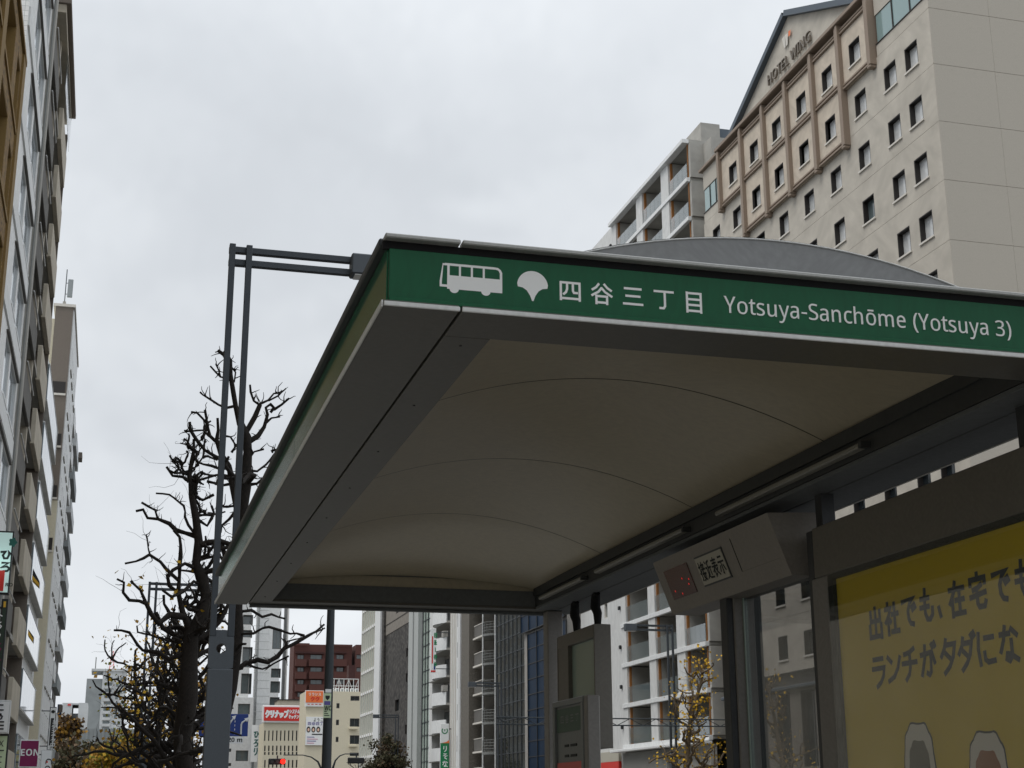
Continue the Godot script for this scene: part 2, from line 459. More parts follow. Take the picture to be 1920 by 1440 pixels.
func build_materials() -> void:
	var fine := noise_tex("fine", 3, 0.11, 0.93, 1.0, 4)
	var coarse := noise_tex("coarse", 8, 0.02, 0.90, 1.0, 5)
	var grain := noise_tex("grain", 21, 0.35, 0.86, 1.0, 3)
	var streak := noise_tex("streak", 14, 0.03, 0.93, 1.0, 4, 256, 3.0, 0.35)
	# shelter
	mat("soffit_metal", rgb(100, 98, 92), 0.42, 0.0, fine, 1.4, 0.5)
	mat("vault_membrane", rgb(190, 179, 154), 0.33, 0.0, fine, 0.9, 0.6)
	mat("rail_grey", rgb(176, 176, 172), 0.45, 0.2, fine, 3.0)
	mat("arch_grey", rgb(150, 151, 152), 0.55, 0.0, fine, 1.2, 0.3)
	mat("rail_white", rgb(226, 226, 224), 0.45, 0.0, streak, 1.5)
	mat("sign_green", rgb(8, 90, 56), 0.42, 0.0, streak, 1.6, 0.35)
	mat("side_green", rgb(24, 112, 76), 0.10, 0.0, coarse, 1.0, 0.9)
	mat("letter_white", rgb(240, 240, 238), 0.6)
	mat("beam_grey", rgb(112, 115, 116), 0.6, 0.0, fine, 1.2, 0.3)
	mat("beam_dark", rgb(64, 66, 66), 0.6, 0.1, fine, 1.2)
	mat("gap_black", rgb(14, 14, 15), 0.9)
	mat("column_grey", rgb(134, 131, 127), 0.5, 0.15, fine, 1.5)
	mat("column_dark", rgb(66, 68, 70), 0.5, 0.2, fine, 1.5)
	mat("tube_case", rgb(140, 138, 130), 0.5)
	mat("panel_frame", rgb(112, 108, 100), 0.5, 0.1, fine, 1.5)
	mat("poster_yellow", rgb(232, 204, 22), 0.6, 0.0, grain, 7.0)
	mat("poster_navy", rgb(20, 32, 46), 0.7)
	mat("poster_paper", rgb(222, 220, 214), 0.7)
	mat("poster_filling", rgb(120, 118, 108), 0.8, 0.0, grain, 9.0)
	mat("poster_meat", rgb(168, 104, 58), 0.8, 0.0, grain, 9.0)
	mat("display_case", rgb(140, 134, 126), 0.55, 0.0, fine, 2.0)
	mat("display_red", rgb(74, 22, 16), 0.2)
	var led := mat("led_red", rgb(120, 20, 14), 0.5)
	led.emission_enabled = true
	led.emission = Color(1.0, 0.08, 0.05)
	led.emission_energy_multiplier = 0.6
	mat("plate_beige", rgb(178, 174, 160), 0.6)
	mat("ink", rgb(30, 34, 34), 0.7)
	mat("timetable_green", rgb(26, 74, 58), 0.4)
	mat("timetable_grey", rgb(128, 132, 132), 0.5, 0.0, fine, 3.0)
	mat("timetable_red", rgb(214, 96, 92), 0.5)
	var g := mat("clear_glass", Color(0.78, 0.88, 0.84, 0.10), 0.02, 0.0)
	g.transparency = BaseMaterial3D.TRANSPARENCY_ALPHA
	var tg := mat("tinted_glass", Color(0.16, 0.20, 0.19, 0.36), 0.03, 0.0)
	tg.transparency = BaseMaterial3D.TRANSPARENCY_ALPHA
	var pg := mat("poster_glass", Color(0.55, 0.6, 0.55, 0.05), 0.015, 0.0)
	pg.transparency = BaseMaterial3D.TRANSPARENCY_ALPHA
	pg.metallic_specular = 0.6
	var fg := mat("frosted_glass", rgb(150, 168, 158), 0.25)
	fg.metallic_specular = 0.6
	# street
	mat("lamp_steel", rgb(64, 70, 76), 0.45, 0.35, fine, 2.0)
	mat("lamp_plate", rgb(84, 90, 96), 0.5, 0.25, fine, 2.0)
	mat("pole_dark", rgb(52, 58, 62), 0.5, 0.3, fine, 2.0)
	mat("bark", rgb(46, 39, 33), 0.95, 0.0, noise_tex("bark", 5, 0.09, 0.45, 1.0, 4, 256, 1.0, 0.4), 1.4)
	mat("bark_pale", rgb(104, 90, 72), 0.95, 0.0, grain, 1.6)
	for a in [["leaf_yellow", 196, 156, 34], ["leaf_gold", 160, 120, 42], ["leaf_green", 128, 130, 44], ["leaf_brown", 86, 68, 46], ["leaf_dark", 58, 56, 32]]:
		var lm := mat(a[0], rgb(a[1], a[2], a[3]), 0.8)
		lm.backlight_enabled = true
		lm.backlight = Color(a[1] / 255.0, a[2] / 255.0, a[3] / 255.0) * 0.35
		lm.cull_mode = BaseMaterial3D.CULL_DISABLED
	mat("asphalt", rgb(62, 62, 64), 0.95, 0.0, grain, 0.6)
	mat("paving", rgb(138, 135, 129), 0.9, 0.0, coarse, 0.5)
	mat("kerb_stone", rgb(158, 156, 150), 0.9, 0.0, fine, 0.8)
	mat("road_white", rgb(214, 214, 210), 0.85, 0.0, coarse, 0.8)
	mat("earth", rgb(112, 108, 100), 0.95, 0.0, coarse, 0.05)
	# buildings
	mat("hotel_stone", rgb(190, 184, 173), 0.85, 0.0, coarse, 0.16)
	mat("hotel_side", rgb(190, 184, 173), 0.9, 0.0, grain, 0.9)
	mat("hotel_panel", rgb(200, 188, 172), 0.8, 0.0, coarse, 0.25)
	mat("hotel_letters", rgb(118, 110, 100), 0.5)
	mat("hotel_trim", rgb(142, 126, 111), 0.6, 0.0, fine, 0.8)
	mat("hotel_joint", rgb(190, 184, 173), 0.9)
	mat("window_dark", rgb(40, 36, 34), 0.6)
	mat("blind_pane", rgb(212, 214, 214), 0.10, 0.0, coarse, 0.4, 0.8)
	mat("dark_pane", rgb(36, 44, 48), 0.06, 0.0, null, 0.3, 0.8)
	mat("grey_pane", rgb(96, 108, 110), 0.08, 0.0, coarse, 0.3, 0.8)
	mat("sky_pane", rgb(186, 196, 204), 0.05, 0.1, null, 0.3, 1.0)
	mat("teal_pane", rgb(132, 156, 156), 0.05, 0.1, null, 0.3, 1.0)
	mat("blue_pane", rgb(26, 46, 68), 0.35, 0.0, coarse, 0.25, 0.15)
	mat("smoke_pane", rgb(62, 66, 64), 0.03, 0.4, null, 0.3, 0.4)
	mat("sill_pale", rgb(206, 202, 194), 0.7)
	mat("coping_slate", rgb(84, 94, 104), 0.6, 0.1, fine, 0.6)
	mat("concrete", rgb(168, 166, 160), 0.85, 0.0, coarse, 0.2)
	mat("concrete_dark", rgb(104, 102, 98), 0.85, 0.0, coarse, 0.25)
	mat("white_render", rgb(212, 213, 212), 0.8, 0.0, streak, 0.12)
	mat("white_panel", rgb(226, 228, 228), 0.55, 0.0, streak, 0.2)
	mat("timber", rgb(158, 106, 54), 0.6, 0.0, streak, 0.8)
	mat("core_plaster", rgb(158, 155, 150), 0.85, 0.0, coarse, 0.2)
	mat("louvre", rgb(160, 160, 156), 0.6, 0.1, fine, 0.6)
	var bg := mat("balcony_glass", Color(0.50, 0.58, 0.60, 0.20), 0.05, 0.0)
	bg.transparency = BaseMaterial3D.TRANSPARENCY_ALPHA
	var ig := mat("ivory_glass", rgb(178, 192, 182), 0.06, 0.05, coarse, 0.15, 0.9)
	ig.metallic_specular = 0.9
	mat("stone_dark", rgb(92, 88, 84), 0.8, 0.0, noise_tex("ashlar", 31, 0.16, 0.35, 1.0, 3), 0.045)
	mat("stone_mid", rgb(132, 126, 118), 0.8, 0.0, coarse, 0.2)
	mat("grey_tile", rgb(176, 180, 178), 0.6, 0.0, streak, 0.3)
	mat("ornament", rgb(150, 144, 134), 0.85, 0.0, noise_tex("ornament", 41, 0.22, 0.35, 1.0, 2), 0.5)
	mat("cream", rgb(226, 218, 194), 0.85, 0.0, grain, 0.3)
	mat("maroon_brick", rgb(92, 56, 50), 0.85, 0.0, grain, 0.3)
	mat("maroon_dark", rgb(64, 36, 34), 0.85)
	mat("ochre_brick", rgb(146, 118, 66), 0.85, 0.0, brick_tex(), 0.55)
	mat("ochre_plain", rgb(138, 112, 64), 0.85, 0.0, grain, 0.5)
	mat("tile_white", rgb(240, 241, 240), 0.55, 0.0, tile_tex(), 0.34)
	mat("beige", rgb(190, 182, 166), 0.85, 0.0, coarse, 0.2)
	mat("brown_tile", rgb(122, 113, 104), 0.8, 0.0, grain, 0.35)
	mat("rail_dark", rgb(70, 74, 78), 0.5, 0.4)
	mat("rail_pale", rgb(200, 202, 202), 0.5, 0.2)
	mat("rail_mid", rgb(120, 122, 120), 0.5, 0.2)
	mat("sign_red", rgb(206, 44, 34), 0.5)
	mat("sign_orange", rgb(232, 118, 58), 0.5)
	mat("sign_white", rgb(232, 234, 234), 0.5)
	mat("sign_blue", rgb(14, 52, 128), 0.45)
	mat("sign_magenta", rgb(124, 12, 78), 0.45)
	mat("sign_black", rgb(26, 28, 30), 0.5)
	mat("sign_bank_green", rgb(10, 122, 74), 0.5)
	mat("sign_pale_green", rgb(196, 214, 178), 0.5)
	mat("sign_yellow", rgb(214, 168, 48), 0.5)
	mat("sign_dark_green", rgb(34, 52, 40), 0.5)
	mat("print_purple", rgb(92, 84, 150), 0.6)
	mat("print_skin", rgb(226, 190, 170), 0.7)
	mat("print_pink", rgb(196, 130, 160), 0.7)
	mat("print_teal", rgb(30, 92, 84), 0.6)
	var lb := mat("lightbox", rgb(206, 226, 224), 0.4)
	lb.emission_enabled = true
	lb.emission = Color(0.72, 0.88, 0.86)
	lb.emission_energy_multiplier = 0.22
	var rl := mat("signal_red", rgb(190, 30, 20), 0.3)
	rl.emission_enabled = true
	rl.emission = Color(1.0, 0.10, 0.05)
	rl.emission_energy_multiplier = 3.0
	mat("signal_off", rgb(40, 44, 42), 0.25)
	mat("far_white", rgb(206, 210, 212), 0.85, 0.0, coarse, 0.03)
	mat("far_grey", rgb(150, 156, 158), 0.85, 0.0, coarse, 0.03)

func brick_tex() -> ImageTexture:
	var im := Image.create(256, 256, true, Image.FORMAT_RGB8)
	var r := RandomNumberGenerator.new()
	r.seed = 5
	for row in 16:
		for col in 8:
			var g := r.randf_range(0.78, 1.0)
			im.fill_rect(Rect2i(posmod(col * 32 + (16 if row % 2 else 0), 256), row * 16, 32, 16), Color(0.42, 0.40, 0.36))
			im.fill_rect(Rect2i(posmod(col * 32 + (16 if row % 2 else 0), 256) + 1, row * 16 + 2, 30, 13), Color(g, g * r.randf_range(0.95, 1.0), g * 0.96))
	im.generate_mipmaps()
	return ImageTexture.create_from_image(im)
func tile_tex() -> ImageTexture:
	var im := Image.create(256, 256, true, Image.FORMAT_RGB8)
	var r := RandomNumberGenerator.new()
	r.seed = 6
	for row in 16:
		for col in 16:
			var g := r.randf_range(0.93, 1.0)
			im.fill_rect(Rect2i(col * 16, row * 16, 16, 16), Color(0.72, 0.73, 0.73))
			im.fill_rect(Rect2i(col * 16 + 1, row * 16 + 1, 15, 15), Color(g, g, g))
	im.generate_mipmaps()
	return ImageTexture.create_from_image(im)

# ---------------------------------------------------------------- ground
func build_ground() -> void:
	var sheet := func(called: String, x0: float, x1: float, y: float, z0: float, z1: float, m: Material) -> MeshInstance3D:
		var st := new_st()
		quad(st, Vector3(x0, y, z0), Vector3(x1, y, z0), Vector3(x1, y, z1), Vector3(x0, y, z1), Vector3.UP)
		return structure(called, st.commit(), m)
	sheet.call("ground", -1500, 1500, -0.16, 300, -3000, M.earth)
	sheet.call("road", 3.75, 26.2, -0.15, 60, -230, M.asphalt)
	sheet.call("cross_street", -40, 120, -0.146, -231, -252, M.asphalt)
	for s in [["pavement", -4.1, 3.6], ["pavement_opposite", 26.35, 33.0]]:
		var st := new_st()
		add_box(st, Vector3(s[1], -0.155, -230), Vector3(s[2], 0.0, 40))
		structure(s[0], st.commit(), M.paving)
	for x in [3.6, 26.2]:
		var st := new_st()
		add_box(st, Vector3(x, -0.155, -230), Vector3(x + 0.15, 0.004, 40), 0.02)
		structure("kerb", st.commit(), M.kerb_stone)
	for x in [7.4, 11.0, 18.6, 22.2]:
		for i in 14:
			var o: MeshInstance3D = sheet.call("lane_marking", x - 0.08, x + 0.08, -0.145, 10.0 - i * 12.0, 4.0 - i * 12.0, M.road_white)
			o.name = numbered("lane_marking")
	for x in [14.65, 14.95]:
		sheet.call("centre_line", x - 0.07, x + 0.07, -0.145, 40, -225, M.road_white).name = numbered("centre_line")

# ---------------------------------------------------------------- the bus shelter
const CX0 := 0.646
const CX1 := 3.175
const CZ0 := -3.708
const CZ1 := -9.962
const CY0 := 2.85
const CY1 := 3.058
func vault_y(x: float) -> float:
	var t := (x - 1.905) / 0.905
	return 3.0 + 0.205 * (1.0 - t * t)
# the lining dips towards both ends
func lining_y(x: float, z: float) -> float:
	var e := minf(-3.925 - z, z + 9.765) / 1.35
	var g := 0.30 + 0.70 * smoothstep(0.0, 1.0, clampf(e, 0.0, 1.0))
	var t := (x - 1.905) / 0.905
	return 2.985 + 0.015 * g + 0.205 * g * (1.0 - t * t)
func build_shelter() -> void:
	var b := thing("bus_shelter", "grey bus shelter roof with vaulted underside and green name band reading Yotsuya-Sanchome", "bus shelter", Vector3(1.9, 0, -6.8))
	# soffit plates round the vault, with a groove along each long side
	bb(b, "soffit_panel", CX0, 0.856, CY0, 2.868, CZ1, CZ0, M.soffit_metal, 0.002)
	bb(b, "soffit_panel", 0.864, 1.0, CY0, 2.868, CZ1 + 0.195, CZ0 - 0.222, M.soffit_metal, 0.002)
	bb(b, "soffit_panel", 0.864, 2.956, CY0, 2.868, CZ0 - 0.220, CZ0, M.soffit_metal, 0.002)
	bb(b, "soffit_panel", 0.864, 2.956, CY0 + 0.002, 2.868, CZ1, CZ1 + 0.193, M.soffit_metal, 0.002)
	bb(b, "soffit_panel", 2.81, 2.956, CY0, 2.868, CZ1 + 0.195, CZ0 - 0.222, M.beam_grey, 0.002)
	bb(b, "soffit_panel", 2.966, CX1, CY0, 2.868, CZ1, CZ0, M.beam_grey, 0.002)
	# fixings
	for i in 9:
		for x in [0.93]:
			var s := new_st()
			add_tube(s, [Vector3.ZERO, Vector3(0, -0.0025, 0)], [0.0045, 0.004], 8)
			part(b, "screw", s.commit(), M.column_dark, Vector3(x, CY0, CZ0 - 0.3 - 0.69 * i))
	# box beams behind the plates
	bb(b, "beam", CX0 + 0.03, 1.003, 2.869, 3.03, CZ1 + 0.03, CZ0 - 0.03, M.beam_dark)
	bb(b, "beam", 2.807, CX1 - 0.03, 2.869, 3.03, CZ1 + 0.03, CZ0 - 0.03, M.beam_dark)
	bb(b, "beam", 1.004, 2.806, 2.869, 3.03, CZ0 - 0.215, CZ0 - 0.03, M.beam_dark)
	bb(b, "beam", 1.004, 2.806, 2.869, 2.975, CZ1 + 0.03, CZ1 + 0.19, M.beam_grey)
	bb(b, "end_lining", 1.004, 2.806, 2.976, 3.045, CZ1 + 0.1, CZ1 + 0.185, M.vault_membrane)
	# vault: four membrane panels with open seams between them, and the dark strip they are fixed on
	var ze := [-3.925, -5.39, -6.85, -8.31, -9.765]
	for i in 4:
		var st := new_st()
		var n := 28
		var m := 14
		for k in n:
			for j in m:
				var xa := 1.0 + 1.81 * k / n
				var xb := 1.0 + 1.81 * (k + 1.0) / n
				var z0 := lerpf(ze[i] - 0.004, ze[i + 1] + 0.004, float(j) / m)
				var z1 := lerpf(ze[i] - 0.004, ze[i + 1] + 0.004, (j + 1.0) / m)
				for q in [[xa, z0], [xb, z0], [xb, z1], [xa, z0], [xb, z1], [xa, z1]]:
					var gx := (lining_y(q[0] + 0.01, q[1]) - lining_y(q[0] - 0.01, q[1])) / 0.02
					var gz := (lining_y(q[0], q[1] + 0.01) - lining_y(q[0], q[1] - 0.01)) / 0.02
					st.set_normal(Vector3(gx, -1, gz).normalized())
					st.add_vertex(Vector3(q[0], lining_y(q[0], q[1]), q[1]))
		part(b, "ceiling_panel", st.commit(), M.vault_membrane)
	var so := new_st()
	for k in 28:
		var xa := 0.99 + 1.83 * k / 28.0
		var xb := 0.99 + 1.83 * (k + 1.0) / 28.0
		for up in [0.016, 0.03]:
			quad(so, Vector3(xa, vault_y(xa) + up, -3.89), Vector3(xb, vault_y(xb) + up, -3.89), Vector3(xb, vault_y(xb) + up, -9.8), Vector3(xa, vault_y(xa) + up, -9.8), Vector3.DOWN if up < 0.02 else Vector3.UP)
	part(b, "roof_shell", so.commit(), M.beam_dark)
	# end arches: the front one shows above the roof edge
	for e in [[-3.885, 1.0], [-9.80, -1.0]]:
		var st := new_st()
		for k in 32:
			var xa := 0.975 + 1.86 * k / 32.0
			var xb := 0.975 + 1.86 * (k + 1.0) / 32.0
			var ya := maxf(vault_y(clampf(xa, 1.0, 2.81)) + 0.022, 3.02)
			var yb := maxf(vault_y(clampf(xb, 1.0, 2.81)) + 0.022, 3.02)
			var z: float = e[0]
			quad(st, Vector3(xa, 2.99, z), Vector3(xb, 2.99, z), Vector3(xb, yb, z), Vector3(xa, ya, z), Vector3(0, 0, e[1]))
			quad(st, Vector3(xa, 2.99, z - e[1] * 0.012), Vector3(xb, 2.99, z - e[1] * 0.012), Vector3(xb, yb, z - e[1] * 0.012), Vector3(xa, ya, z - e[1] * 0.012), Vector3(0, 0, -e[1]))
			# thin folded lip along the curve
			quad(st, Vector3(xa, ya, z - e[1] * 0.012), Vector3(xb, yb, z - e[1] * 0.012), Vector3(xb, yb, z), Vector3(xa, ya, z), Vector3.UP)
		part(b, "end_arch", st.commit(), M.arch_grey)
		var ls := new_st()
		var pts := []
		var rr := []
		for k in 33:
			var xa := 0.985 + 1.84 * k / 32.0
			pts.append(Vector3(xa, maxf(vault_y(clampf(xa, 1.0, 2.81)) + 0.0235, 3.02), e[0] + e[1] * 0.002))
			rr.append(0.0024)
		add_tube(ls, pts, rr, 6)
		part(b, "arch_edge", ls.commit(), M.rail_white)
	# flat roof plates beside the vault
	bb(b, "roof_plate", CX0 + 0.02, 0.99, 3.031, 3.045, CZ1 + 0.02, CZ0 - 0.02, M.rail_grey)
	bb(b, "roof_plate", 2.82, CX1 - 0.02, 3.031, 3.045, CZ1 + 0.02, CZ0 - 0.02, M.rail_grey)
	bb(b, "roof_plate", 0.99, 2.82, 3.031, 3.0445, CZ0 - 0.17, CZ0 - 0.02, M.rail_grey)
	# front name band
	var sp := bb(b, "name_band", 0.662, CX1 - 0.016, 2.863, 3.0213, CZ0 - 0.029, CZ0 - 0.012, M.sign_green, 0.001)
	bb(sp, "bottom_bead", 0.66, CX1 - 0.014, 2.8645, 2.879, CZ0 - 0.0125, CZ0 - 0.003, M.sign_green, 0.003)
	for s in [[CX0, 0.8575], [0.8635, CX1]]:
		bb(b, "top_rail", s[0], s[1], 3.0448, CY1, CZ0 - 0.032, CZ0 + 0.012, M.rail_grey, 0.003)
		bb(b, "bottom_rail", s[0], s[1], CY0 - 0.001, 2.8625, CZ0 + 0.0005, CZ0 + 0.007, M.rail_white, 0.002)
	bb(b, "rail_shade_strip", CX0 - 0.002, CX1 + 0.002, 3.0215, 3.0445, CZ0 - 0.03, CZ0 - 0.016, M.gap_black)  # black strip: the shade under the rail is put into its colour
	# side name band (road and pavement sides) and its rails
	for s in [[CX0 + 0.012, CX0 + 0.028, CX0 - 0.010, CX0 + 0.03, CX0 - 0.006], [CX1 - 0.028, CX1 - 0.012, CX1 - 0.03, CX1 + 0.010, CX1 + 0.001]]:
		for k in 3:
			var z0 := CZ0 - 0.031 - k * 2.062
			bb(b, "side_band", s[0], s[1], 2.869, 3.03, z0 - 2.058, z0, M.side_green, 0.001)
		bb(b, "top_rail", s[2], s[3], 3.034, CY1, CZ1 - 0.01, CZ0 - 0.0335, M.column_dark, 0.004)
		bb(b, "bottom_rail", s[4], s[4] + 0.005, CY0 - 0.003, 2.8665, CZ1, CZ0, M.rail_white, 0.001)
	bb(b, "end_band", 0.68, CX1 - 0.03, 2.869, 3.03, CZ1 + 0.012, CZ1 + 0.028, M.side_green, 0.001)
	bb(b, "top_rail", CX0 + 0.032, CX1 - 0.032, 3.034, CY1, CZ1 - 0.01, CZ1 + 0.03, M.column_dark, 0.004)
	bb(b, "drip_rail", 0.87, 2.95, 2.832, 2.8495, CZ1 + 0.002, CZ1 + 0.05, M.beam_grey, 0.002)
	# lettering of the name band, raised vinyl
	var zf := CZ0 - 0.0115
	var ux := Vector3.RIGHT
	var uy := Vector3.UP
	var bus := new_st()
	var o := Vector3(0.803, 2.914, zf)
	var P := func(a: Array) -> PackedVector2Array:
		var r := PackedVector2Array()
		for i in range(0, a.size(), 2): r.append(Vector2(a[i], a[i + 1]) * 0.001)
		return r
	for a in [[0,9, 21,9, 21,16, 6,16, 6,22, 10,72, 14,78, 8,78, 0,26], # nose
			[21,4, 178,4, 178,44, 21,44, 21,16], # body
			[10,72, 160,72, 152,79, 14,79], [21,44, 28,44, 28,72, 21,72], [54,44, 60,44, 60,72, 54,72], [88,44, 94,44, 94,72, 88,72], [122,44, 128,44, 128,72, 122,72],
			[171,44, 178,44, 178,64, 174,72, 166,78, 152,79, 160,72, 167,70, 171,62]]:
		add_poly(bus, P.call(a), o, ux, uy)
	for cx in [41.0, 131.0]:
		var w := PackedVector2Array()
		for i in 17: w.append(Vector2(cx + 13.0 * cos(PI + PI * i / 16.0), 4.0 + 11.0 * sin(PI + PI * i / 16.0)) * 0.001)
		add_poly(bus, w, o, ux, uy)
	part(sp, "bus_pictogram", bus.commit(), M.letter_white)
	var gk := PackedVector2Array()
	for i in 21:
		var t := PI * (0.96 - 0.92 * i / 20.0)
		gk.append(Vector2(45.0 + 45.0 * cos(t), 44.0 + 45.0 * sin(t)) * 0.001)
	for a in [[88,40], [74,38], [62,30], [53,16], [47,0], [43,0], [37,16], [28,30], [16,38], [2,40]]:
		gk.append(Vector2(a[0], a[1]) * 0.001)
	poly(sp, "ginkgo_emblem", gk, Vector3(1.024, 2.903, zf), ux, uy, M.letter_white)
	var kx := [1.146, 1.239, 1.333, 1.427, 1.519]
	for i in 5:
		glyphs(sp, "letter", "四谷三丁目"[i], Vector3(kx[i], 2.910 - i * 0.0005, zf), ux, uy, 0.066, 0.066, Vector3.ZERO, 0.105, M.letter_white)
	latin(sp, "lettering", "Yotsuya-Sanchōme (Yotsuya 3)", Vector3(1.645, 2.9005, zf + 0.0005), 0.0, 0.944, 0.0505, M.letter_white, false, 0.002)
	# lights on the inner side of the rear beam
	for z in [[-5.02, -6.48], [-6.9, -8.35], [-8.6, -9.55]]:
		var l := bb(b, "tube_light", 2.765, 2.806, 2.888, 2.91, z[1], z[0], M.tube_case, 0.006)
		bb(l, "end_cap", 2.763, 2.806, 2.886, 2.912, z[0] - 0.012, z[0] + 0.012, M.beam_dark)
	# dark channel between vault and rear beam
	bb(b, "cable_channel", 2.792, 2.8062, 2.94, 2.998, CZ1 + 0.2, CZ0 - 0.23, M.beam_dark)
	# columns on the road side
	for z in [-9.9, -6.72]:
		var c := bb(b, "column", 2.90, 3.01, 0.0, CY0 - 0.001, z, z + 0.11, M.column_grey, 0.006)
		bb(c, "base_plate", 2.86, 3.05, 0.0, 0.012, z - 0.04, z + 0.15, M.column_dark)
	for a in [[2.866, 2.90], [3.01, 3.05]]:
		bb(b, "glazing_channel", a[0], a[1], 0.1, CY0 - 0.002, -6.70, -6.62, M.column_dark, 0.003)
	var gp := bb(b, "glass_panel", 2.952, 2.962, 0.25, 2.69, -6.60, -5.80, M.tinted_glass)
	bb(gp, "edge_strip", 2.946, 2.968, 0.25, 2.69, -6.612, -6.601, M.frosted_glass)
	# hangers between beam and ad panel
	for z in [-5.72, -4.2]:
		bb(b, "hanger", 2.93, 2.99, 2.69, CY0 - 0.001, z - 0.03, z + 0.03, M.column_dark)
	# bench rail at waist height, joins the columns
	bb(b, "back_rail", 2.93, 2.98, 0.95, 1.0, -9.78, -6.74, M.column_grey, 0.01)

# bumpy rounded slice outline
func slab(cy: float, rx: float, ry: float) -> PackedVector2Array:
	var a := PackedVector2Array()
	for i in 48:
		var t := TAU * i / 48.0
		var c := cos(t)
		var s := sin(t)
		var b := 1.0 + 0.022 * sin(t * 11.0 + 0.6)
		a.append(Vector2(rx * b * signf(c) * pow(absf(c), 0.62), cy + ry * b * signf(s) * pow(absf(s), 0.72)))
	return a
func build_ad_panel() -> void:
	var x := 2.875
	var a := thing("advertising_panel", "glazed advertising panel with yellow lunch poster in the bus shelter wall", "advertising panel", Vector3(2.95, 0, -4.6))
	var z0 := -5.69
	var z1 := -3.5
	bb(a, "back_box", 2.905, 3.05, 0.3, 2.655, z0 + 0.01, z1 - 0.01, M.column_dark)
	bb(a, "header", x, 3.06, 2.475, 2.69, z0, z1, M.panel_frame, 0.004)
	bb(a, "post", x, 3.06, 0.02, 2.4745, z0 - 0.03, z0 + 0.105, M.column_grey, 0.006)
	bb(a, "post", x, 3.06, 0.02, 2.4745, z1 - 0.105, z1, M.column_grey, 0.006)
	bb(a, "outer_trim", x + 0.015, 3.055, 0.02, 2.689, z0 - 0.085, z0 - 0.031, M.column_dark, 0.003)
	bb(a, "foot", x, 3.06, 0.0, 0.3, z0 + 0.106, z1 - 0.106, M.panel_frame, 0.004)
	bb(a, "gasket", x + 0.006, x + 0.03, 0.3, 2.4745, z0 + 0.106, z0 + 0.15, M.gap_black)
	bb(a, "gasket", x + 0.006, x + 0.03, 2.452, 2.4745, z0 + 0.1505, z1 - 0.106, M.gap_black)
	bb(a, "glass_pane", x + 0.001, x + 0.005, 0.301, 2.474, z0 + 0.107, z1 - 0.107, M.poster_glass)
	var ps := bb(a, "poster", x + 0.022, x + 0.029, 0.301, 2.4515, z0 + 0.151, z1 - 0.107, M.poster_yellow)
	var ux := Vector3(0, 0, 1)
	var uy := Vector3.UP
	var px := x + 0.0205
	# positions of the print from the photograph, on the poster's own plane
	var line := func(text: String, pxs: Array, w: float, h: float) -> void:
		for i in text.length():
			var q: Vector3 = at_x(pxs[i][0], pxs[i][1], px)
			glyphs(ps, "letter", text[i], Vector3(px, q.y, q.z), ux, uy, w * (0.45 if text[i] == "、" else 1.0), h, Vector3.ZERO, 0.15, M.poster_navy)
	line.call("出社でも、在宅でも", [[1631, 1203], [1661, 1194], [1692, 1183], [1725, 1172], [1760, 1163], [1781, 1161], [1820, 1149], [1862, 1138], [1904, 1126]], 0.112, 0.132)
	line.call("ランチがタダになる", [[1636, 1292], [1664, 1285], [1693, 1279], [1727, 1273], [1765, 1266], [1798, 1260], [1834, 1253], [1876, 1246], [1918, 1238]], 0.118, 0.128)
	for f in [[1719, 1357, 0.105, 0.42, "poster_filling"], [1847, 1373, 0.115, 0.42, "poster_meat"]]:
		var q: Vector3 = at_x(f[0], f[1], px)
		var org := Vector3(px, q.y - f[3], q.z)
		poly(ps, "food_outline", slab(f[3] * 0.5, f[2] + 0.007, f[3] * 0.5 + 0.007), org, ux, uy, M.poster_navy)
		poly(ps, "bread", slab(f[3] * 0.5, f[2], f[3] * 0.5), org - Vector3(0.0006, 0, 0), ux, uy, M.poster_paper)
		poly(ps, "filling", slab(f[3] * 0.43, f[2] * 0.74, f[3] * 0.43), org - Vector3(0.0012, 0, 0), ux, uy, M[f[4]])

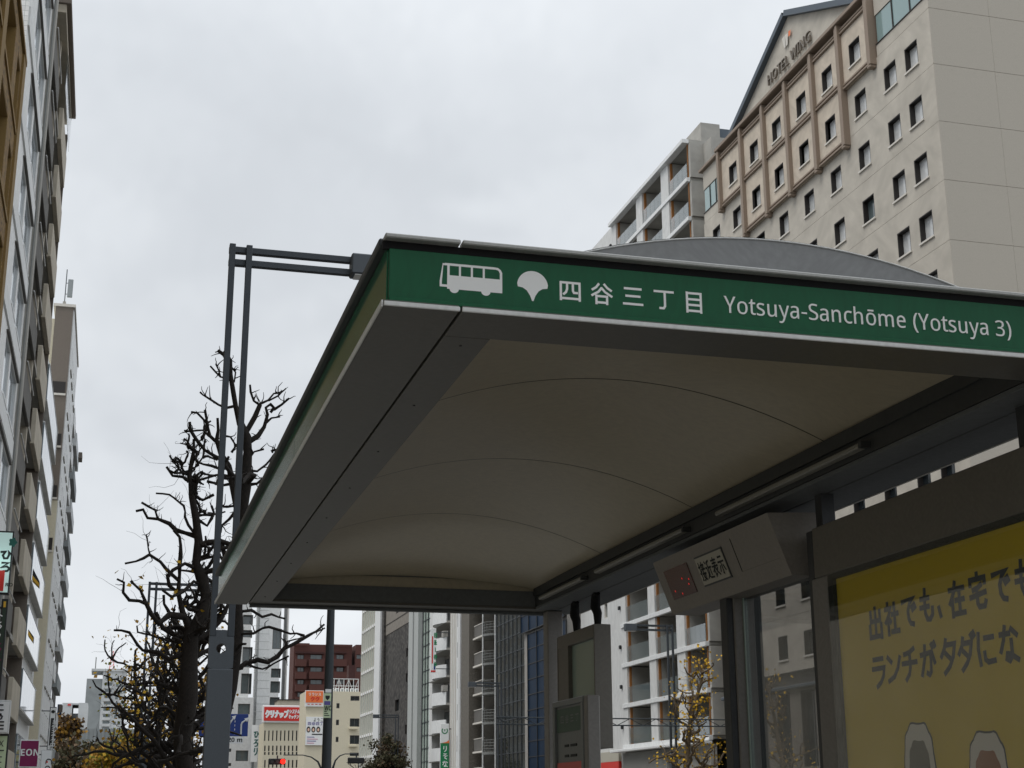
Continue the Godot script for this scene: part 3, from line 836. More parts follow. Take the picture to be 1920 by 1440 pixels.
func build_shelter_fittings() -> void:
	# arrival display hung from the beam, face tilted down to the pavement
	var d := thing("arrival_display", "tilted grey arrival display box hung under the shelter beam", "display", Vector3(2.85, 2.5, -6.6))
	var zn := -5.86
	var zf := -7.3
	var tl := Vector3(2.75, 2.787, zf)
	var bl := Vector3(2.853, 2.515, zf)
	var st := new_st()
	for q in [[tl, bl]]:
		var L := Vector3(0, 0, zn - zf)
		var tb := Vector3(3.0, 2.80, zf)
		var b2 := Vector3(3.0, 2.515, zf)
		var n: Vector3 = Vector3(-(tl.y - bl.y), -(bl.x - tl.x), 0).normalized()
		quad(st, tl, bl, bl + L, tl + L, n)
		quad(st, bl, b2, b2 + L, bl + L, Vector3.DOWN)
		quad(st, tl, tb, tb + L, tl + L, Vector3.UP)
		quad(st, tb, b2, b2 + L, tb + L, Vector3.RIGHT)
		quad(st, tl, tb, b2, bl, Vector3.FORWARD)
		quad(st, tl + L, tb + L, b2 + L, bl + L, Vector3.BACK)
	part(d, "case", st.commit(), M.display_case)
	var uy := (tl - bl).normalized()
	var ux := Vector3(0, 0, 1)
	var fn := ux.cross(uy).normalized()
	var H := (tl - bl).length()
	var face := func(called: String, u0: float, u1: float, v0: float, v1: float, t: float, m: Material, p: Node = d) -> MeshInstance3D:
		var c: Vector3 = bl + ux * ((u0 + u1) * 0.5) + uy * (H * (v0 + v1) * 0.5) + fn * t * 0.5
		var o := part(p, called, box_mesh(Vector3(u1 - u0, H * (v1 - v0), t)), m, c)
		o.global_basis = Basis(ux, uy, fn)
		return o
	var fr: MeshInstance3D = face.call("led_screen", 0.10, 0.42, 0.24, 0.78, 0.004, M.display_red)
	for k in 5:
		var s := new_st()
		var c: Vector3 = bl + ux * [0.16, 0.24, 0.30, 0.36, 0.38][k] + uy * (H * [0.38, 0.3, 0.55, 0.42, 0.5][k]) + fn * 0.0045
		quad(s, -ux * 0.004 - uy * 0.004, ux * 0.004 - uy * 0.004, ux * 0.004 + uy * 0.004, -ux * 0.004 + uy * 0.004, fn)
		part(fr, "led", s.commit(), M.led_red, c)
	var pl: MeshInstance3D = face.call("notice_plate", 0.53, 0.87, 0.27, 0.80, 0.004, M.column_dark)
	var pf := part(pl, "plate_face", box_mesh(Vector3(0.325, H * 0.47, 0.003)), M.plate_beige, bl + ux * 0.70 + uy * (H * 0.535) + fn * 0.006)
	pf.global_basis = Basis(ux, uy, fn)
	for i in 4:
		var gs := new_st()
		add_glyph(gs, "接近表示"[i], Vector3.ZERO, ux, uy, 0.074, H * 0.34, 0.10)
		part(pl, "letter", gs.commit(), M.ink, bl + ux * (0.548 + 0.078 * i) + uy * (H * 0.36) + fn * 0.0085)
	face.call("seam", 0.985, 0.991, 0.30, 0.86, 0.001, M.gap_black)
	face.call("seam", 0.992, 1.40, 0.295, 0.302, 0.001, M.panel_frame)
	for z in [-6.2, -7.0]:
		bb(d, "bracket", 2.90, 2.96, 2.80, 2.8495, z - 0.03, z + 0.03, M.gap_black)

	# glazed notice cabinet hung on hooks
	var c := thing("notice_cabinet", "dark grey glazed notice cabinet hanging from two hooks at the shelter end", "cabinet", Vector3(2.95, 1.88, -9.2))
	var x0 := 2.9
	var x1 := 3.012
	bb(c, "back", x1 - 0.02, x1 - 0.001, 1.889, 2.638, -9.558, -8.792, M.panel_frame)
	bb(c, "end_panel", x0, x1, 1.885, 2.641, -8.79, -8.775, M.panel_frame, 0.003)
	bb(c, "end_panel", x0, x1, 1.885, 2.641, -9.575, -9.56, M.panel_frame, 0.003)
	bb(c, "top_panel", x0, x1 - 0.0205, 2.56, 2.641, -9.5595, -8.7905, M.panel_frame, 0.003)
	bb(c, "bottom_panel", x0, x1 - 0.0205, 1.885, 1.95, -9.5595, -8.7905, M.panel_frame, 0.003)
	bb(c, "stile", x0 + 0.002, x0 + 0.05, 1.9505, 2.5595, -9.55, -9.33, M.panel_frame)
	bb(c, "glass_door", x0 + 0.03, x0 + 0.036, 1.951, 2.559, -9.329, -8.791, M.frosted_glass)
	for z in [-9.3, -8.86]:
		var h := new_st()
		add_tube(h, [Vector3(2.955, 2.6405, z), Vector3(2.955, 2.72, z), Vector3(2.955, 2.76, z - 0.04), Vector3(2.955, 2.83, z - 0.03), Vector3(2.955, 2.849, z)], [0.022, 0.03, 0.034, 0.03, 0.02], 8)
		part(c, "hook", h.commit(), M.gap_black)
	# timetable stand with green header
	var t := thing("timetable_stand", "free-standing timetable board with green header and red lower sheet", "timetable", Vector3(2.72, 0, -8.9))
	var fx := 2.69
	bb(t, "frame_rail", fx, fx + 0.05, 2.135, 2.17, -9.0, -8.38, M.timetable_grey, 0.004)
	bb(t, "frame_stile", fx, fx + 0.05, 0.7, 2.1345, -9.0, -8.955, M.timetable_grey, 0.004)
	bb(t, "frame_stile", fx, fx + 0.05, 0.7, 2.1345, -8.425, -8.38, M.timetable_grey, 0.004)
	bb(t, "frame_rail", fx, fx + 0.05, 0.65, 0.6995, -9.0, -8.38, M.timetable_grey, 0.004)
	var bd := bb(t, "board", fx + 0.02, fx + 0.045, 0.7, 2.1345, -8.9545, -8.4255, M.timetable_grey)
	bb(bd, "green_header", fx + 0.012, fx + 0.0195, 1.98, 2.12, -8.94, -8.44, M.timetable_green)
	bb(bd, "red_sheet", fx + 0.012, fx + 0.0195, 1.56, 1.80, -8.94, -8.44, M.timetable_red)
	bb(bd, "white_strip", fx + 0.010, fx + 0.0115, 1.69, 1.71, -8.94, -8.44, M.sign_white)
	bb(bd, "red_sheet", fx + 0.012, fx + 0.0195, 0.75, 1.55, -8.94, -8.44, M.timetable_red)
	for k in 4:
		bb(bd, "print_line", fx + 0.0155, fx + 0.0195, 1.83 + (k / 2) * 0.06, 1.845 + (k / 2) * 0.06, -8.8 + (k % 2) * 0.12, -8.72 + (k % 2) * 0.16, M.ink)
	for i in 4:
		glyphs(bd, "letter", "四谷三丁"[i], Vector3(fx + 0.0105, 2.03, -8.86 + 0.1 * i), Vector3(0, 0, 1), Vector3.UP, 0.07, 0.05, Vector3.ZERO, 0.1, M.timetable_grey)
	bb(t, "post", fx + 0.006, fx + 0.085, 0.0, 2.17, -8.3795, -8.31, M.column_grey, 0.006)
	bb(t, "post", fx + 0.006, fx + 0.085, 0.0, 0.7, -9.07, -9.0005, M.column_grey, 0.006)

# ---------------------------------------------------------------- street furniture
# twin-pole street lamp: base box with a round hole, two slim uprights, a double arm to the road side
func build_lamp(x: float, z: float, side: float, label: String, detail := true) -> void:
	var l := thing("street_lamp", label, "street lamp", Vector3(x, 0, z), "twin-pole street lamps")
	var top := 10.42
	var s := side
	var wid := 0.37
	var t := 0.098
	var xa := x
	var xb := x + s * wid
	bb(l, "base_box", xa - s * 0.004, xb + s * 0.004, 0.0, 3.55, z - 0.09, z + 0.09, M.lamp_plate, 0.01)
	# upper plate of the box with a round hole, made as a ring of quads
	var cxm := (xa + xb) * 0.5
	var hw := wid * 0.5 + 0.002
	var st := new_st()
	var y0 := 3.552
	var y1 := 4.04
	var cy := 3.86
	var r := 0.075
	var pr := func(k: int) -> Array:
		var a := TAU * k / 32.0
		var d := Vector2(cos(a), sin(a))
		var e := d * minf(hw / maxf(absf(d.x), 0.001), (y1 - cy if d.y > 0.0 else cy - y0) / maxf(absf(d.y), 0.001))
		return [Vector2(cxm, cy) + d * r, Vector2(cxm, cy) + e]
	for k in 32:
		var p = pr.call(k)
		var q = pr.call(k + 1)
		for f in [0.06, -0.06]:
			quad(st, Vector3(p[0].x, p[0].y, z + f), Vector3(p[1].x, p[1].y, z + f), Vector3(q[1].x, q[1].y, z + f), Vector3(q[0].x, q[0].y, z + f), Vector3(0, 0, signf(f)))
		quad(st, Vector3(p[0].x, p[0].y, z + 0.06), Vector3(q[0].x, q[0].y, z + 0.06), Vector3(q[0].x, q[0].y, z - 0.06), Vector3(p[0].x, p[0].y, z - 0.06), Vector3(cxm - p[0].x, cy - p[0].y, 0).normalized())
		quad(st, Vector3(p[1].x, p[1].y, z + 0.06), Vector3(q[1].x, q[1].y, z + 0.06), Vector3(q[1].x, q[1].y, z - 0.06), Vector3(p[1].x, p[1].y, z - 0.06), Vector3(p[1].x - cxm, p[1].y - cy, 0).normalized())
	part(l, "hole_plate", st.commit(), M.lamp_plate)
	bb(l, "upright", xa, xa + s * t, 4.042, top, z - 0.055, z + 0.055, M.lamp_steel, 0.006)
	bb(l, "upright", xb - s * t, xb, 4.042, top - 0.003, z - 0.055, z + 0.055, M.lamp_steel, 0.006)
	bb(l, "tie_plate", xa + s * (t + 0.002), xb - s * (t + 0.002), 4.042, 4.14, z - 0.04, z + 0.04, M.lamp_plate)
	for y in [top - 0.11, top - 0.33]:
		bb(l, "arm", xa + s * 0.001, xa + s * 2.05, y, y + 0.105, z - 0.165, z - 0.057, M.lamp_steel, 0.006)
	var h := bb(l, "lamp_head", xa + s * 2.0, xa + s * 2.62, top - 0.37, top - 0.01, z - 0.16, z + 0.16, M.lamp_plate, 0.02)
	bb(h, "diffuser", xa + s * 2.06, xa + s * 2.56, top - 0.385, top - 0.3705, z - 0.13, z + 0.13, M.sign_white)

func build_street() -> void:
	build_lamp(1.42, -22.9, 1.0, "slim twin-pole street lamp with round hole in front of the large bare tree")
	build_lamp(1.28, -61.7, 1.0, "twin-pole street lamp standing among the yellow-leaved trees")
	build_lamp(27.7, -70.9, -1.0, "twin-pole street lamp in front of the balcony apartment block")
	build_lamp(28.4, -108.0, -1.0, "twin-pole street lamp in front of the spiral escape stairs")
	build_lamp(28.4, -149.0, -1.0, "twin-pole street lamp in front of the pale glass tower")

	# dark round pole with a toilet direction plate
	var q := at_z(616, 1300, -22.6)
	var p := thing("steel_pole", "thick dark steel pole carrying a white WC direction plate", "pole", Vector3(q.x, 0, -22.6))
	bar(p, "shaft", Vector3(q.x, 0.0, -22.6), Vector3(q.x, 5.6, -22.6), 0.088, M.pole_dark, 16, 0.052)
	var a := at_z(606, 1346, -22.5)
	var b := at_z(621, 1300, -22.5)
	var pl := bb(p, "direction_plate", a.x, b.x, a.y, b.y, -22.505, -22.49, M.sign_pale_green)
	bb(pl, "number_plate", a.x + 0.02, b.x, b.y + 0.01, b.y + 0.06, -22.503, -22.49, M.sign_white)
	latin(pl, "lettering", "WC", Vector3(a.x + 0.01, a.y + (b.y - a.y) * 0.30, -22.484), 0.0, 0.105, 0.07, M.ink, true)
	poly(pl, "arrow_mark", PackedVector2Array([Vector2(-0.035, 0.04), Vector2(0.035, 0.04), Vector2(0.03, 0.0), Vector2(0, -0.03), Vector2(-0.03, 0.0)]), Vector3((a.x + b.x) * 0.5, b.y - 0.075, -22.488), Vector3.RIGHT, Vector3.UP, M.ink)
	bb(pl, "coloured_band", a.x + 0.008, b.x - 0.008, a.y + (b.y - a.y) * 0.52, a.y + (b.y - a.y) * 0.68, -22.4885, -22.487, M.print_purple)
	for k in 3:
		bb(pl, "print_line", a.x + 0.012, b.x - 0.02 - 0.02 * k, a.y + 0.03 + 0.028 * k, a.y + 0.042 + 0.028 * k, -22.4885, -22.487, M.ink)

	# lane direction sign
	var s0 := at_z(372, 1380, -62.0)
	var s1 := at_z(466, 1339, -62.0)
	var sg := thing("lane_sign", "blue lane-direction road sign with white arrows and 20 m plate", "road sign", Vector3(4.9, 0, -62))
	bar(sg, "post", Vector3(3.35, 0.0, -62.1), Vector3(3.35, 6.1, -62.1), 0.09, M.pole_dark, 12)
	bar(sg, "arm", Vector3(3.35, s0.y + 0.3, -62.1), Vector3(s1.x, s0.y + 0.3, -62.1), 0.05, M.pole_dark, 10)
	var bd := bb(sg, "board", s0.x, s1.x, s0.y, s1.y, -62.03, -62.0, M.sign_blue, 0.008)
	var W := s1.x - s0.x
	var H := s1.y - s0.y
	for k in 4:
		var cx := s0.x + W * (0.14 + 0.24 * k)
		var st := new_st()
		var tip := Vector3(0.16, 0.30, 0) if k < 3 else Vector3(0.2, 0.22, 0)
		add_tube(st, [Vector3(0, -0.36, 0), Vector3(0, 0.02, 0), Vector3(0.03, 0.1, 0), tip], [0.035, 0.035, 0.035, 0.035], 4)
		tri(st, tip + Vector3(0.09, 0.09, 0.02), tip + Vector3(-0.09, 0.04, 0.02), tip + Vector3(0.03, -0.09, 0.02), Vector3.BACK)
		part(bd, "arrow", st.commit(), M.sign_white, Vector3(cx, (s0.y + s1.y) * 0.5, -61.99))
		if k < 3:
			for j in 5: bb(bd, "dash", cx + W * 0.105, cx + W * 0.115, s0.y + H * (0.08 + 0.18 * j), s0.y + H * (0.17 + 0.18 * j), -62.0, -61.992, M.sign_white)
	var m0 := at_z(424, 1394, -62.0)
	var m1 := at_z(456, 1381, -62.0)
	var pm := bb(sg, "distance_plate", m0.x, m1.x, m0.y, m1.y, -62.03, -62.0, M.sign_white)
	latin(pm, "lettering", "20 m", Vector3(m0.x + 0.06, m0.y + 0.06, -61.995), 0.0, 0.58, 0.17, M.ink, true)

	# signals over the crossing
	for c in [[531, 1428, 603, -118.0, true, "horizontal traffic signal showing red on a curved arm"], [668, 1426, 624, -118.0, false, "traffic signal head seen from behind on a straight arm"]]:
		var h: Vector3 = at_z(c[0], c[1], c[3])
		var o: Vector3 = at_z(c[2], 1440, c[3])
		var t := thing("traffic_signal", c[5], "traffic signal", Vector3(o.x, 0, c[3]))
		bar(t, "post", Vector3(o.x, -0.15, c[3]), Vector3(o.x, h.y - 0.6, c[3]), 0.11, M.pole_dark, 12)
		var st := new_st()
		var sx := signf(h.x - o.x)
		var L := absf(h.x - o.x)
		add_tube(st, [Vector3(o.x, h.y - 0.6, c[3]), Vector3(o.x + sx * L * 0.10, h.y, c[3]), Vector3(o.x + sx * L * 0.28, h.y + 0.35, c[3]), Vector3(o.x + sx * L * 0.5, h.y + 0.5, c[3]), Vector3(h.x, h.y + 0.5, c[3])], [0.09, 0.07, 0.05, 0.04, 0.04], 8)
		part(t, "arm", st.commit(), M.pole_dark)
		var cx: float = h.x - 0.46 if c[4] else h.x
		bb(t, "housing", cx - 0.68, cx + 0.62, h.y - 0.23, h.y + 0.23, c[3] - 0.12, c[3] + 0.12, M.sign_black, 0.05)
		bb(t, "bracket", cx - 0.05, cx + 0.05, h.y + 0.231, h.y + 0.46, c[3] - 0.05, c[3] + 0.05, M.pole_dark)
		if c[4]:
			for k in 3:
				var lx := cx - 0.42 + 0.42 * k
				var ls := new_st()
				add_tube(ls, [Vector3(lx, h.y, c[3] + 0.121), Vector3(lx, h.y, c[3] + 0.16)], [0.16 if k < 2 else 0.19, 0.15 if k < 2 else 0.18], 20)
				part(t, "lens", ls.commit(), M.signal_red if k == 2 else M.signal_off)
				var vs := new_st()
				for i in 12:
					var a0 := PI * (0.05 + 0.9 * i / 12.0)
					var a1 := PI * (0.05 + 0.9 * (i + 1) / 12.0)
					var A := Vector3(lx + 0.2 * cos(a0), h.y + 0.2 * sin(a0), c[3] + 0.121)
					var B := Vector3(lx + 0.2 * cos(a1), h.y + 0.2 * sin(a1), c[3] + 0.121)
					quad(vs, A, B, B + Vector3(0, 0, 0.16), A + Vector3(0, 0, 0.16), Vector3(cos(a0), sin(a0), 0))
				part(t, "visor", vs.commit(), M.sign_black)
	var om := OmniLight3D.new()
	om.name = "red_lamp_light"
	var rl := at_z(531, 1428, -117.7)
	om.position = rl + Vector3(-0.04, 0, 0.25)
	om.light_color = Color(1.0, 0.12, 0.06)
	om.light_energy = 0.25
	om.light_size = 0.15
	om.omni_range = 30.0
	om.omni_attenuation = 2.0
	om.shadow_enabled = true
	add_child(om)

	# lattice arm of an overhead sign gantry across the road
	var g0 := at_z(930, 1352, -60.0)
	var g1 := at_z(1374, 1356, -60.0)
	var g := thing("sign_gantry", "dark lattice girder arm of an overhead road gantry", "gantry", Vector3(g1.x, 0, -60))
	bar(g, "post", Vector3(g1.x, 0, -60), Vector3(g1.x, g1.y + 0.35, -60), 0.14, M.pole_dark, 12)
	var n := 18
	for y in [-0.14, 0.14]:
		bar(g, "chord", Vector3(g0.x, g1.y + y, -60), Vector3(g1.x, g1.y + y, -60), 0.03, M.pole_dark, 6)
	for k in n:
		var xa := lerpf(g0.x, g1.x, float(k) / n)
		var xb := lerpf(g0.x, g1.x, (k + 1.0) / n)
		var sg2 := 1.0 if k % 2 else -1.0
		bar(g, "brace", Vector3(xa, g1.y - 0.14 * sg2, -60), Vector3(xb, g1.y + 0.14 * sg2, -60), 0.016, M.pole_dark, 5)

# ---------------------------------------------------------------- trees
func wander(a: Vector3, dir: Vector3, length: float, kinks: int, jit: float, lift: float) -> Array:
	var pts := [a]
	var d := dir.normalized()
	var p := a
	for i in kinks:
		d = (d + Vector3(rng.randfn(), rng.randfn() * 0.8 + lift, rng.randfn()) * jit).normalized()
		p += d * length / kinks
		pts.append(p)
	return pts
func taper(n: int, r0: float, r1: float, knob := 0.0) -> Array:
	var r := []
	for i in n:
		var v := lerpf(r0, r1, float(i) / maxf(n - 1, 1))
		if knob > 0.0 and rng.randf() < 0.4: v *= 1.0 + knob * rng.randf()
		r.append(v)
	return r
func add_leaf(st: SurfaceTool, p: Vector3, s: float) -> void:
	var d := Vector3(rng.randfn(), rng.randfn() - 0.4, rng.randfn()).normalized()
	var u := d.cross(Vector3(rng.randfn(), rng.randfn(), rng.randfn())).normalized()
	var n := d.cross(u).normalized()
	var m := p + d * s * 0.5 + n * s * 0.12
	tri(st, p, m + u * s * 0.42, p + d * s, n)
	tri(st, p, p + d * s, m - u * s * 0.42, -n)
func twigs_on(st: SurfaceTool, pts: Array, r: float, count: int, length: float) -> Array:
	var tips := []
	for i in count:
		var k := rng.randi_range(1, pts.size() - 1)
		var a: Vector3 = pts[k - 1].lerp(pts[k], rng.randf())
		var d := Vector3(rng.randfn(), rng.randfn() * 0.7 + 0.45, rng.randfn())
		var t := wander(a, d, length * rng.randf_range(0.5, 1.3), 4, 0.34, 0.18)
		add_tube(st, t, taper(5, r, r * 0.35), 5, false)
		tips.append(t[4])
		tips.append(t[3])
	return tips
# a pruned plane tree whose limbs follow traced lines (pixels at 2.4 x from 180, 640), set at depth z
func traced_tree(label: String, z: float, lines: Array, leaf_n: int, ntw: int, seed_: int, extra := 0, whips := 0) -> void:
	rng.seed = seed_
	var px2 := func(x: float, y: float, zz: float) -> Vector3: return at_z(180.0 + x / 2.4, 640.0 + y / 2.4, zz)
	var scale := -z / FOCAL / 2.4 * 1.02
	var foot: Vector3 = px2.call(lines[0][0], lines[0][1], z)
	foot.y = 0.0
	var t := thing("plane_tree", label, "tree", foot, "plane trees along the pavement")
	var twig := new_st()
	var leaves := new_st()
	var known := []
	var spine := []
	var spine_r := []
	for i in lines.size():
		var L: Array = lines[i]
		# a limb starts at the depth of the wood it grows from
		var z_from := 0.0
		var best := 1e9
		for e in known:
			var dd := Vector2(e[0] - L[0], e[1] - L[1]).length()
			if dd < best:
				best = dd
				z_from = e[2]
		var pts := []
		var rad := []
		var slope := 0.0 if i == 0 else rng.randf_range(-0.9, 0.9)
		var n := L.size() / 3
		var p0: Vector3
		for k in n:
			var dz := 0.0
			if i > 0 and n > 1:
				dz = z_from + slope * absf(L[3 * k] - L[0]) * scale * 0.8 + (rng.randf_range(-0.04, 0.04) if k > 0 else 0.0)
			if i == 0 and k == 0:
				pts.append(foot - Vector3(0, 0.1, 0)); rad.append(L[2] * scale * 1.25)
				pts.append(foot + Vector3(0, 0.5, 0)); rad.append(L[2] * scale * 1.06)
			pts.append(px2.call(L[3 * k], L[3 * k + 1], z + dz))
			if i == 0 and k > 0:
				for j in 6: known.append([lerpf(L[3 * k - 3], L[3 * k], j / 5.0), lerpf(L[3 * k - 2], L[3 * k + 1], j / 5.0), 0.0])
			elif i > 0: known.append([L[3 * k], L[3 * k + 1], dz])
			rad.append(L[3 * k + 2] * scale)
		# subdivide with a little gnarl so that limbs are not straight sticks
		var P := []
		var Rr := []
		for k in pts.size() - 1:
			var seg: Vector3 = pts[k + 1] - pts[k]
			var m := clampi(int(seg.length() / (rad[k] * 3.0 + 0.05)), 1, 5)
			for j in m:
				var f := float(j) / m
				var jit: Vector3 = Vector3.ZERO if j == 0 else Vector3(rng.randfn(), rng.randfn(), rng.randfn()) * rad[k] * 0.42
				P.append(pts[k].lerp(pts[k + 1], f) + jit)
				Rr.append(lerpf(rad[k], rad[k + 1], f) * rng.randf_range(0.82, 1.28))
		P.append(pts[pts.size() - 1]); Rr.append(rad[rad.size() - 1] * 1.15)
		if i == 0:
			spine = P
			spine_r = Rr
		var st := new_st()
		add_tube(st, P, Rr, 12 if i == 0 else 8)
		part(t, "trunk" if i == 0 else "limb", st.commit(), M.bark)
		if i > 0:
			var tips := twigs_on(twig, P, 0.012, ntw, 0.2)
			tips.append_array(P)
			twigs_on(twig, P, 0.005, whips, 0.8)
			for k in leaf_n:
				if P[P.size() - 1].y > 6.4: break
				add_leaf(leaves, tips[rng.randi_range(0, tips.size() - 1)] + Vector3(rng.randfn(), rng.randfn(), rng.randfn()) * 0.12, rng.randf_range(0.08, 0.15))
	# further limbs towards and away from the viewer, grown by rule
	for i in extra:
		var k := rng.randi_range(4, spine.size() - 2)
		var ang := rng.randf() * TAU
		var ln := rng.randf_range(0.8, 1.5) * (1.0 if k < spine.size() * 0.7 else 0.6)
		var P := wander(spine[k], Vector3(cos(ang) * 0.8, rng.randf_range(0.1, 0.7), sin(ang)), ln, 8, 0.52, 0.2)
		var st := new_st()
		add_tube(st, P, taper(9, minf(spine_r[k] * 0.36, 0.07), 0.024, 0.8), 7)
		for e in 2:
			var Q := wander(P[rng.randi_range(2, 6)], Vector3(rng.randfn(), rng.randf() + 0.3, rng.randfn()), ln * 0.5, 6, 0.55, 0.25)
			add_tube(st, Q, taper(7, 0.034, 0.02, 0.9), 6)
			twigs_on(twig, Q, 0.012, 3, 0.22)
		part(t, "limb", st.commit(), M.bark)
		twigs_on(twig, P, 0.013, 5, 0.24)
	var tw := part(t, "twigs", twig.commit(), M.bark)
	tw.set_meta("kind", "stuff")
	if leaf_n > 0: part(t, "leaves", leaves.commit(), M.leaf_yellow).set_meta("kind", "stuff")
# a pruned street tree grown by rule: gnarled trunk, knuckled limbs, thin shoots and sparse leaves
func grown_tree(label: String, base: Vector3, height: float, spread: float, limbs: int, leaf_n: int, leaf_s: float, leaf_m: Array, seed_: int, group: String, bark: Material = null, twn := 5, first := 0.22) -> void:
	rng.seed = seed_
	if bark == null: bark = M.bark
	var t := thing("street_tree", label, "tree", base, group)
	var tp := wander(base - Vector3(0, 0.1, 0), Vector3.UP, height, 9, 0.07, 0.10)
	var st := new_st()
	add_tube(st, tp, taper(10, height * 0.024, height * 0.006, 0.25), 10)
	part(t, "trunk", st.commit(), bark)
	var twig := new_st()
	var tips := []
	for i in limbs:
		var f := first + (0.95 - first) * (i + rng.randf()) / limbs
		var k := clampi(int(f * 9.0), 0, 8)
		var a: Vector3 = tp[k].lerp(tp[k + 1], f * 9.0 - k)
		var ang := i * 2.4 + rng.randf()
		var d := Vector3(cos(ang), rng.randf_range(0.15, 0.7), sin(ang))
		var len := spread * (1.05 - f * 0.55) * rng.randf_range(0.7, 1.15)
		var P := wander(a, d, len, 8, 0.44, 0.18)
		var s2 := new_st()
		add_tube(s2, P, taper(9, height * 0.010 * (1.2 - f * 0.6), height * 0.0035, 0.5), 7)
		for e in 2:
			var kk := rng.randi_range(2, 5)
			var Q := wander(P[kk], Vector3(rng.randfn(), 0.5 + rng.randf(), rng.randfn()), len * 0.45, 5, 0.32, 0.15)
			add_tube(s2, Q, taper(6, height * 0.005, height * 0.0025, 0.4), 6)
			tips.append_array(twigs_on(twig, Q, 0.007, twn, 0.6))
		part(t, "limb", s2.commit(), bark)
		tips.append_array(twigs_on(twig, P, 0.008, twn, 0.7))
	part(t, "twigs", twig.commit(), bark).set_meta("kind", "stuff")
	for li in leaf_m.size():
		var lv := new_st()
		for k in int(leaf_n / leaf_m.size()):
			add_leaf(lv, tips[rng.randi_range(0, tips.size() - 1)] + Vector3(rng.randfn(), rng.randfn(), rng.randfn()) * 0.22, leaf_s * rng.randf_range(0.6, 1.3))
		part(t, "leaves", lv.commit(), leaf_m[li]).set_meta("kind", "stuff")
# a leafy tree: crown of clumps of leaves round the limb ends
func leafy_tree(label: String, base: Vector3, height: float, rx: float, ry: float, clumps: int, per: int, leaf_s: float, leaf_m: Array, seed_: int, group: String) -> void:
	rng.seed = seed_
	var t := thing("leafy_tree", label, "tree", base, group)
	var st := new_st()
	var top := base + Vector3(0, height - ry * 0.7, 0)
	add_tube(st, [base - Vector3(0, 0.1, 0), base + Vector3(0.1, height * 0.25, 0), base + Vector3(-0.05, height * 0.45, 0.1), top], [height * 0.03, height * 0.022, height * 0.016, height * 0.006], 10)
	part(t, "trunk", st.commit(), M.bark)
	var leaf_sts := []
	for m in leaf_m: leaf_sts.append(new_st())
	var br := new_st()
	var c := base + Vector3(0, height - ry, 0)
	for i in clumps:
		var d := Vector3(rng.randfn(), rng.randfn() * 0.9, rng.randfn()).normalized() * pow(rng.randf(), 0.35)
		var q := c + Vector3(d.x * rx, d.y * ry, d.z * rx)
		var a := base + Vector3(0, height * rng.randf_range(0.3, 0.6), 0)
		add_tube(br, [a, a.lerp(q, 0.5) + Vector3(rng.randfn(), rng.randfn(), rng.randfn()) * rx * 0.08, q], [height * 0.008, height * 0.005, height * 0.002], 5, false)
		var cr := rx * rng.randf_range(0.16, 0.34)
		var which := rng.randi_range(0, leaf_m.size() - 1)
		for k in per:
			var e := Vector3(rng.randfn(), rng.randfn() * 0.75, rng.randfn()) * cr * 0.55
			add_leaf(leaf_sts[which if rng.randf() < 0.75 else rng.randi_range(0, leaf_m.size() - 1)], q + e, leaf_s * rng.randf_range(0.6, 1.3))
	part(t, "limb", br.commit(), M.bark)
	for i in leaf_m.size():
		part(t, "crown", leaf_sts[i].commit(), leaf_m[i]).set_meta("kind", "stuff")

